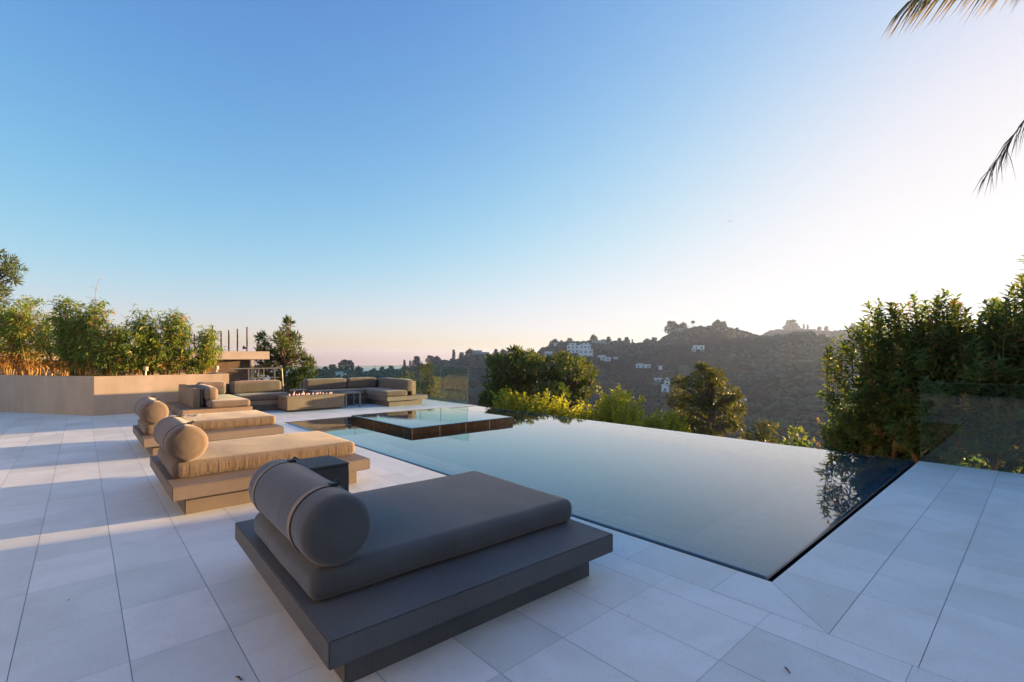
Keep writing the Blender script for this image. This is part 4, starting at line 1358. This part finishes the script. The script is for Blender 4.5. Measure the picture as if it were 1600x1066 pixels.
_bm = bmesh.new(); bmesh.ops.create_icosphere(_bm, subdivisions=1, radius=1)
ICO = np.array([v.co[:] for v in _bm.verts]); ICOF = [tuple(v.index for v in f.verts) for f in _bm.faces]; _bm.free()
ICOA = np.array(ICOF)
rs = np.random.default_rng(21)
Vs, Fs, nv = [], [], 0
cnt = 0
while cnt < 11500:
    px = rs.uniform(430, 1500)
    ph = math.atan((px - CX) / FPX)
    R = float(np.interp(ph, _phi, _R))
    crest = rs.random() < 0.13
    if rs.random() < 0.10:
        r = rs.uniform(820, 1060)
    elif crest:
        r = R * rs.uniform(0.96, 1.01)
    else:
        r = R * (0.40 + 0.61 * rs.random() ** 0.8)
    x, y = r * math.sin(ph + YAW), r * math.cos(ph + YAW)
    den = noise.fractal(Vector((x * 0.012, y * 0.012, 1.1)), 0.8, 2.1, 4)
    if den < rs.uniform(-0.5, 0.15) - (0.35 if crest else 0):
        continue
    z = terrain_z(ph, r)
    s_ = rs.uniform(0.8, 2.2) * (1.5 if rs.random() < 0.12 else 1.0)
    if not crest and r < R * 0.72 and rs.random() < 0.22:
        s_ *= rs.uniform(1.4, 2.4)
    if crest and px < 1030:
        s_ *= rs.uniform(0.9, 1.7)
    Vs.append(blob(np.array([x, y, z + s_ * 0.2]), s_, rs)); Fs.append(ICOA + nv); nv += len(ICO)
    cnt += 1
mb = MB(); mb.add(np.concatenate(Vs), np.concatenate(Fs).tolist())
o = mb.build('scrub', M['leaf_far'])
tag(o, 'dense dry scrub covering the hazy hillsides beyond the pool', 'scrub', kind='stuff')


def far_tree_mesh(kind):
    lf, tr = MB(), MB()
    if kind == 'round':
        cl = [((0, 0, 2.9), (2.5, 2.4, 2.1)), ((1.5, 0.5, 1.9), (1.6, 1.6, 1.4)), ((-1.7, 0.3, 2.2), (1.5, 1.4, 1.5)), ((0.5, -0.8, 4.4), (1.3, 1.3, 1.2)), ((-0.6, 0.5, 5.0), (0.9, 0.9, 0.8))]; n = 130
    elif kind == 'tall':
        cl = [((0, 0, 3.0), (1.3, 1.3, 2.2)), ((0.1, 0, 5.4), (1.0, 1.0, 2.0)), ((0, 0.1, 7.6), (0.6, 0.6, 1.4))]; n = 150
    elif kind == 'palm':
        cl = [((0, 0, 7.2), (1.7, 1.7, 0.8)), ((0, 0, 7.8), (1.0, 1.0, 0.6))]; n = 110
    else:
        cl = [((0, 0, 2.4), (3.0, 2.6, 1.8)), ((1.8, 0, 2.0), (1.7, 1.6, 1.4)), ((-1.9, 0.4, 1.9), (1.8, 1.6, 1.3)), ((0.5, 0.2, 3.6), (1.5, 1.4, 1.2))]; n = 150
    for c, r in cl:
        clump_leaves(lf, c, r, n, 0.9, 0.55, 0.6, shell=0.5)
    tr.tube([(0, 0, -0.8), (0.05, 0, 2.0), (0, 0, cl[-1][0][2])], [0.35, 0.28, 0.12], 6)
    return tr, lf


PROTO = {}
for k in ('round', 'tall', 'palm', 'spread'):
    tr, lf = far_tree_mesh(k)
    r = bpy.data.objects.new('ridge_tree', None)
    COL.objects.link(r)
    tr.build('trunk', M['bark'], r); lf.build('crown', M['leaf_far'], r)
    PROTO[k] = [r, False]
ANCH = {}
# column, row of the base, height in pixels, kind, label
RT = [(497, 586, 10, 'spread', 'dark spreading tree at the left end of the low near ridge'), (508, 584, 11, 'round', 'round tree second from the left on the low near ridge'),
      (520, 583, 12, 'round', 'round tree left of the pale house on the low ridge'), (532, 582, 15, 'palm', 'palm like tree above the pale house on the low ridge'),
      (541, 582, 18, 'round', 'tallest round tree on the low ridge above the pale house'), (551, 584, 16, 'tall', 'tall tree right of the pale house on the low ridge'),
      (560, 587, 12, 'spread', 'spreading tree at the right end of the low near ridge'), (583, 584, 8, 'spread', 'low tree in the notch right of the near ridge'),
      (597, 581, 9, 'round', 'small round tree low on the rising far ridge'), (611, 579, 9, 'round', 'round tree behind the glass low on the rising ridge'),
      (632, 575, 13, 'tall', 'thin pointed tree on the rising ridge behind the glass'), (641, 572, 10, 'tall', 'short pointed tree right of the thin pointed one'),
      (651, 569, 13, 'round', 'round tree where the ridge first steepens'), (672, 566, 11, 'round', 'round tree left of the blocky dark tree'),
      (682, 565, 9, 'spread', 'low spreading tree left of the blocky dark tree'), (709, 562, 15, 'tall', 'blocky dark tree standing clear on the left ridge'),
      (721, 561, 9, 'round', 'small tree right of the blocky dark tree'), (735, 558, 11, 'spread', 'spreading tree left of the grey hilltop building'),
      (775, 555, 10, 'round', 'round tree right of the grey hilltop building'), (786, 554, 9, 'spread', 'low tree on the ridge above the taller conifer'),
      (866, 539, 9, 'spread', 'spreading tree at the left end of the mansion ridge'), (877, 537, 6, 'round', 'small tree on the ridge above the white mansion'),
      (890, 535, 8, 'round', 'round tree above the left side of the white mansion'), (928, 532, 10, 'spread', 'broad umbrella tree on the ridge right of the mansion'),
      (951, 531, 8, 'round', 'round tree right of the umbrella tree'), (968, 533, 8, 'round', 'small tree in the middle of the ridge saddle'),
      (979, 535, 10, 'round', 'round dark tree left of the saddle dip'), (988, 536, 8, 'tall', 'narrow tree beside the saddle dip'),
      (1012, 537, 8, 'spread', 'wide low tree at the foot of the knoll'), (1022, 536, 9, 'round', 'tree touching the foot of the knoll'),
      (1049, 521, 18, 'round', 'large round tree at the left end of the knoll top'), (1057, 519, 12, 'spread', 'spreading tree left of the knoll house'),
      (1068, 517, 12, 'spread', 'spreading tree right of the knoll house'), (1083, 515, 12, 'palm', 'thin stemmed tree standing clear on the knoll'),
      (1095, 513, 5, 'round', 'tiny round tree on the knoll crest'), (1120, 511, 11, 'spread', 'wide tree on the right half of the knoll'), (1131, 511, 9, 'round', 'round tree on the right end of the knoll crest'),
      (1152, 516, 5, 'round', 'tiny tree on the falling right shoulder of the knoll')]
BT = [(1230, 517, 8, 'spread', 'low hazy tree at the left of the far bright ridge'), (1237, 517, 14, 'round', 'round hazy tree standing tall on the far bright ridge'), (1243, 517, 8, 'spread', 'low hazy tree under the round hazy one'),
      (1256, 517, 9, 'tall', 'pointed hazy tree beside the mast on the far ridge'), (1262, 517, 8, 'tall', 'second pointed hazy tree left of the mast'), (1280, 518, 6, 'spread', 'low hazy tree right of the mast'),
      (1291, 518, 7, 'round', 'small round hazy tree right of the mast'), (1333, 515, 9, 'round', 'round hazy tree on the far ridge near the big bush'), (1349, 513, 7, 'spread', 'hazy tree at the end of the far ridge by the big bush')]
HT = {'round': 5.8, 'tall': 9.0, 'palm': 8.4, 'spread': 4.8}


def put_tree(x, y, z, sc, kind, lab, group):
    r, used = PROTO[kind]
    o = r if not used else copy_tree(r)
    PROTO[kind][1] = True
    o.location = (x, y, z)
    o.scale = (sc * random.uniform(0.9, 1.15),) * 2 + (sc,)
    o.rotation_euler = (0, 0, random.uniform(0, 6.28))
    tag(o, lab, 'tree', group)


for px, py, hp, kind, lab in RT:
    ph = math.atan((px - CX) / FPX)
    r = float(np.interp(ph, _phi, _R))
    x, y = r * math.sin(ph + YAW), r * math.cos(ph + YAW)
    d = r * math.cos(ph)
    put_tree(x, y, terrain_z(ph, r) - 0.4, hp * 1.1 * d / FPX / HT[kind], kind, lab, 'trees along the near ridge line')
for px, py, hp, kind, lab in BT:
    ph = math.atan((px - CX) / FPX)
    r = RB
    x, y = r * math.sin(ph + YAW), r * math.cos(ph + YAW)
    put_tree(x, y, terrain_z(ph, r) - 0.5, hp * 1.1 * r * math.cos(ph) / FPX / HT[kind], kind, lab, 'hazy trees on the far bright ridge')


def house(lab, px, py, wpx, hpx, vols, wall='white', roof='roof_white', r0=150, name='hill_house', win=True, depth=9.0):
    """vols: boxes as fractions of the photo width / height (x0, x1, z0, z1, set back)"""
    x, y, z, d = SITE.get((px, py)) or on_hill(px, py, r0)
    k = d / FPX
    t = thing(name, lab, 'house', (x, y, z), 'houses on the hazy hillsides')
    ry = np.array([x, y]) / math.hypot(x, y); rx = np.array([ry[1], -ry[0]])
    ang = math.atan2(rx[1], rx[0])
    for (a, b, c, e, back) in vols:
        x0, x1 = (a - 0.5) * wpx * k, (b - 0.5) * wpx * k
        z0, z1 = c * hpx * k, e * hpx * k
        y0 = back * wpx * k * 0.35 - (3.0 if (px, py) in SITE else 7.0)
        mb = MB(); mb.box(x0, x1, y0, y0 + depth, z0 - (9.0 if c == 0 else 0.0), z1); w_ = mb.build('wall', M[wall], t, world=False)
        mb = MB(); mb.box(x0 - 0.25, x1 + 0.25, y0 - 0.25, y0 + depth + 0.25, z1 + 0.003, z1 + 0.45); mb.build('roof', M[roof], t, world=False)
        if win:
            nw = max(1, int((x1 - x0) / 3.2)); nf = max(1, int((z1 - max(z0, 0)) / 3.3))
            for fl in range(nf):
                for q in range(nw):
                    xc = x0 + (q + 0.5) * (x1 - x0) / nw
                    zc = max(z0, 0) + (fl + 0.5) * (z1 - max(z0, 0)) / nf
                    mb = MB(); mb.box(xc - 0.75, xc + 0.75, y0 - 0.06, y0 - 0.003, zc - 0.8, zc + 0.7); mb.build('window', M['pane'], t, world=False)
    t.rotation_euler = (0, 0, ang)


house('large stepped white mansion high on the middle slope', 906, 561, 40, 23, [(0.0, 0.62, 0.35, 0.85, 0.6), (0.08, 0.35, 0.85, 1.0, 0.8), (0.5, 0.92, 0.25, 0.9, 0.4), (0.45, 1.0, 0.0, 0.55, 0.0), (0.62, 0.85, 0.9, 1.0, 0.7)])
house('small white cube house left of the white mansion', 857, 558, 12, 7, [(0, 1, 0, 1, 0)])
house('white flat house with terrace below and right of the mansion', 944, 566, 20, 9, [(0, 0.6, 0, 1, 0), (0.6, 1.0, 0, 0.65, 0.3)])
house('tiny white house right of the flat terrace house', 962, 565, 7, 4, [(0, 1, 0, 1, 0)], win=False)
house('long low white roofed house on the lower slope', 1005, 577, 22, 6, [(0, 1, 0, 0.8, 0), (0.1, 0.5, 0.8, 1.0, 0.3)])
house('tiny pale gabled house right of the long low house', 1032, 579, 6, 5, [(0, 1, 0, 1, 0)], win=False)
house('pale boxy house left of the white tower house', 1028, 600, 12, 6, [(0, 1, 0, 1, 0)], 'grey')
house('tall narrow white tower house behind the cedar', 1040, 616, 12, 22, [(0, 0.9, 0, 0.55, 0), (0.35, 1.0, 0.55, 0.85, 0.4), (0.6, 0.9, 0.85, 1.0, 0.5)])
house('lone white house on the bare slope below the knoll', 1091, 551, 18, 9, [(0.1, 1, 0.35, 1.0, 0.4), (0, 0.3, 0, 0.6, 0), (0.7, 0.95, 0.0, 0.35, 0.2)])
house('white corner of a house peeking out right of the cedar', 1161, 637, 10, 9, [(0, 1, 0, 1, 0)])
house('house on top of the knoll between two spreading trees', 1062, 519, 12, 5, [(0, 1, 0, 1, 0)], 'grey', 'roof_terra', r0=400)
house('grey flat roofed building on the left ridge top', 752, 558, 24, 9, [(0, 0.55, 0.1, 1.0, 0.3), (0.4, 1.0, 0, 0.7, 0)], 'grey')
house('pale house among trees on the low near ridge', 533, 592, 16, 8, [(0, 0.65, 0, 1, 0), (0.65, 1.0, 0, 0.7, 0.3)])
house('long pale house under the umbrella tree on the ridge', 932, 537, 14, 4, [(0, 1, 0, 1, 0)], 'grey', 'roof_terra', win=False)
house('small tan house on the ridge right of the umbrella tree', 943, 537, 9, 4, [(0, 1, 0, 1, 0)], 'grey', 'roof_terra', win=False)
house('tiny white house high left of the mansion', 868, 541, 6, 4, [(0, 1, 0, 1, 0)], win=False)
house('bluish flat house in the saddle left of the knoll', 1002, 537, 12, 4, [(0, 1, 0, 1, 0)], 'grey', win=False, r0=400)

# garden trees standing by the hillside houses
for px, py, hp, kind, lab in [(893, 566, 9, 'round', 'dark tree at the left foot of the large white mansion'), (922, 568, 8, 'round', 'dark tree between the mansion and the flat terrace house'),
                              (930, 574, 9, 'spread', 'spreading tree below the flat terrace house'), (958, 575, 8, 'round', 'round tree right of the flat terrace house'),
                              (972, 578, 9, 'round', 'larger round tree midway to the long low house'), (984, 584, 8, 'spread', 'spreading tree left of the long low house'),
                              (1000, 586, 6, 'tall', 'narrow tree below the long low house'), (1022, 582, 8, 'tall', 'tall dark tree between the long low and the gabled house'),
                              (1016, 604, 8, 'round', 'round tree left of the pale boxy house'), (1080, 556, 7, 'round', 'round tree at the left of the lone slope house'),
                              (1103, 556, 6, 'spread', 'low tree at the right of the lone slope house'), (875, 552, 8, 'round', 'round tree between the cube house and the mansion')]:
    x, y, z, d = on_hill(px, py, 150)
    put_tree(x, y, z - 0.4, hp * d / FPX / HT[kind], kind, lab, 'garden trees by the hillside houses')

MASTS = [(1247, 502, 'thin radio mast on the far bright ridge', RB), (1080, 499, 'thin mast beside the clear standing tree on the knoll', None), (1065, 500, 'thin mast above the knoll house', None)]
for px, py, lab, r in MASTS:
    ph = math.atan((px - CX) / FPX)
    if r is None:
        r = float(np.interp(ph, _phi, _R))
    x, y = r * math.sin(ph + YAW), r * math.cos(ph + YAW)
    z1 = H + (Y0 - py) / FPX * r * math.cos(ph)
    z0 = terrain_z(ph, r) - 1
    mb = MB(); mb.tube([(x, y, z0), (x, y, z0 + (z1 - z0) * 0.6), (x, y, z1)], [0.5 if r == RB else 0.22, 0.35 if r == RB else 0.18, 0.2 if r == RB else 0.1], 6)
    tag(mb.build('radio_mast', M['grey']), lab, 'mast', 'masts on the ridges')

# a bird far off over the valley
P = W(1140, 346, 120)
mb = MB()
ax = np.array([RV[0], RV[1], 0]); fx = np.array([FV[0], FV[1], 0])
mb.tube([P - fx * 0.25, P, P + fx * 0.25], [0.02, 0.08, 0.02], 6)
for s_ in (-1, 1):
    mb.add([P + fx * 0.10, P - fx * 0.10, P + ax * s_ * 0.30 + [0, 0, 0.14] - fx * 0.08, P + ax * s_ * 0.55 + [0, 0, 0.05] - fx * 0.16], [(0, 1, 2), (0, 2, 3)])
tag(mb.build('bird', M['black']), 'tiny dark bird flying high over the valley', 'bird')

# ------------------------------------------------------------------ haze
HZ = 0.00020
m = bpy.data.materials.new('haze'); m.use_nodes = True
nt = m.node_tree; nt.nodes.remove(nt.nodes['Principled BSDF'])
pv = nt.nodes.new('ShaderNodeVolumePrincipled')
pv.inputs['Color'].default_value = (0.48, 0.64, 1.0, 1)
pv.inputs['Density'].default_value = HZ
pv.inputs['Anisotropy'].default_value = 0.36
nt.links.new(pv.outputs[0], nt.nodes['Material Output'].inputs['Volume'])
mb = MB(); mb.box(-4400, 4400, -4400, 4400, -112, 62)
hz = mb.build('haze', m)
hz['kind'] = 'stuff'
hz['label'] = 'thin pale haze hanging in the valley'
hz['category'] = 'haze'
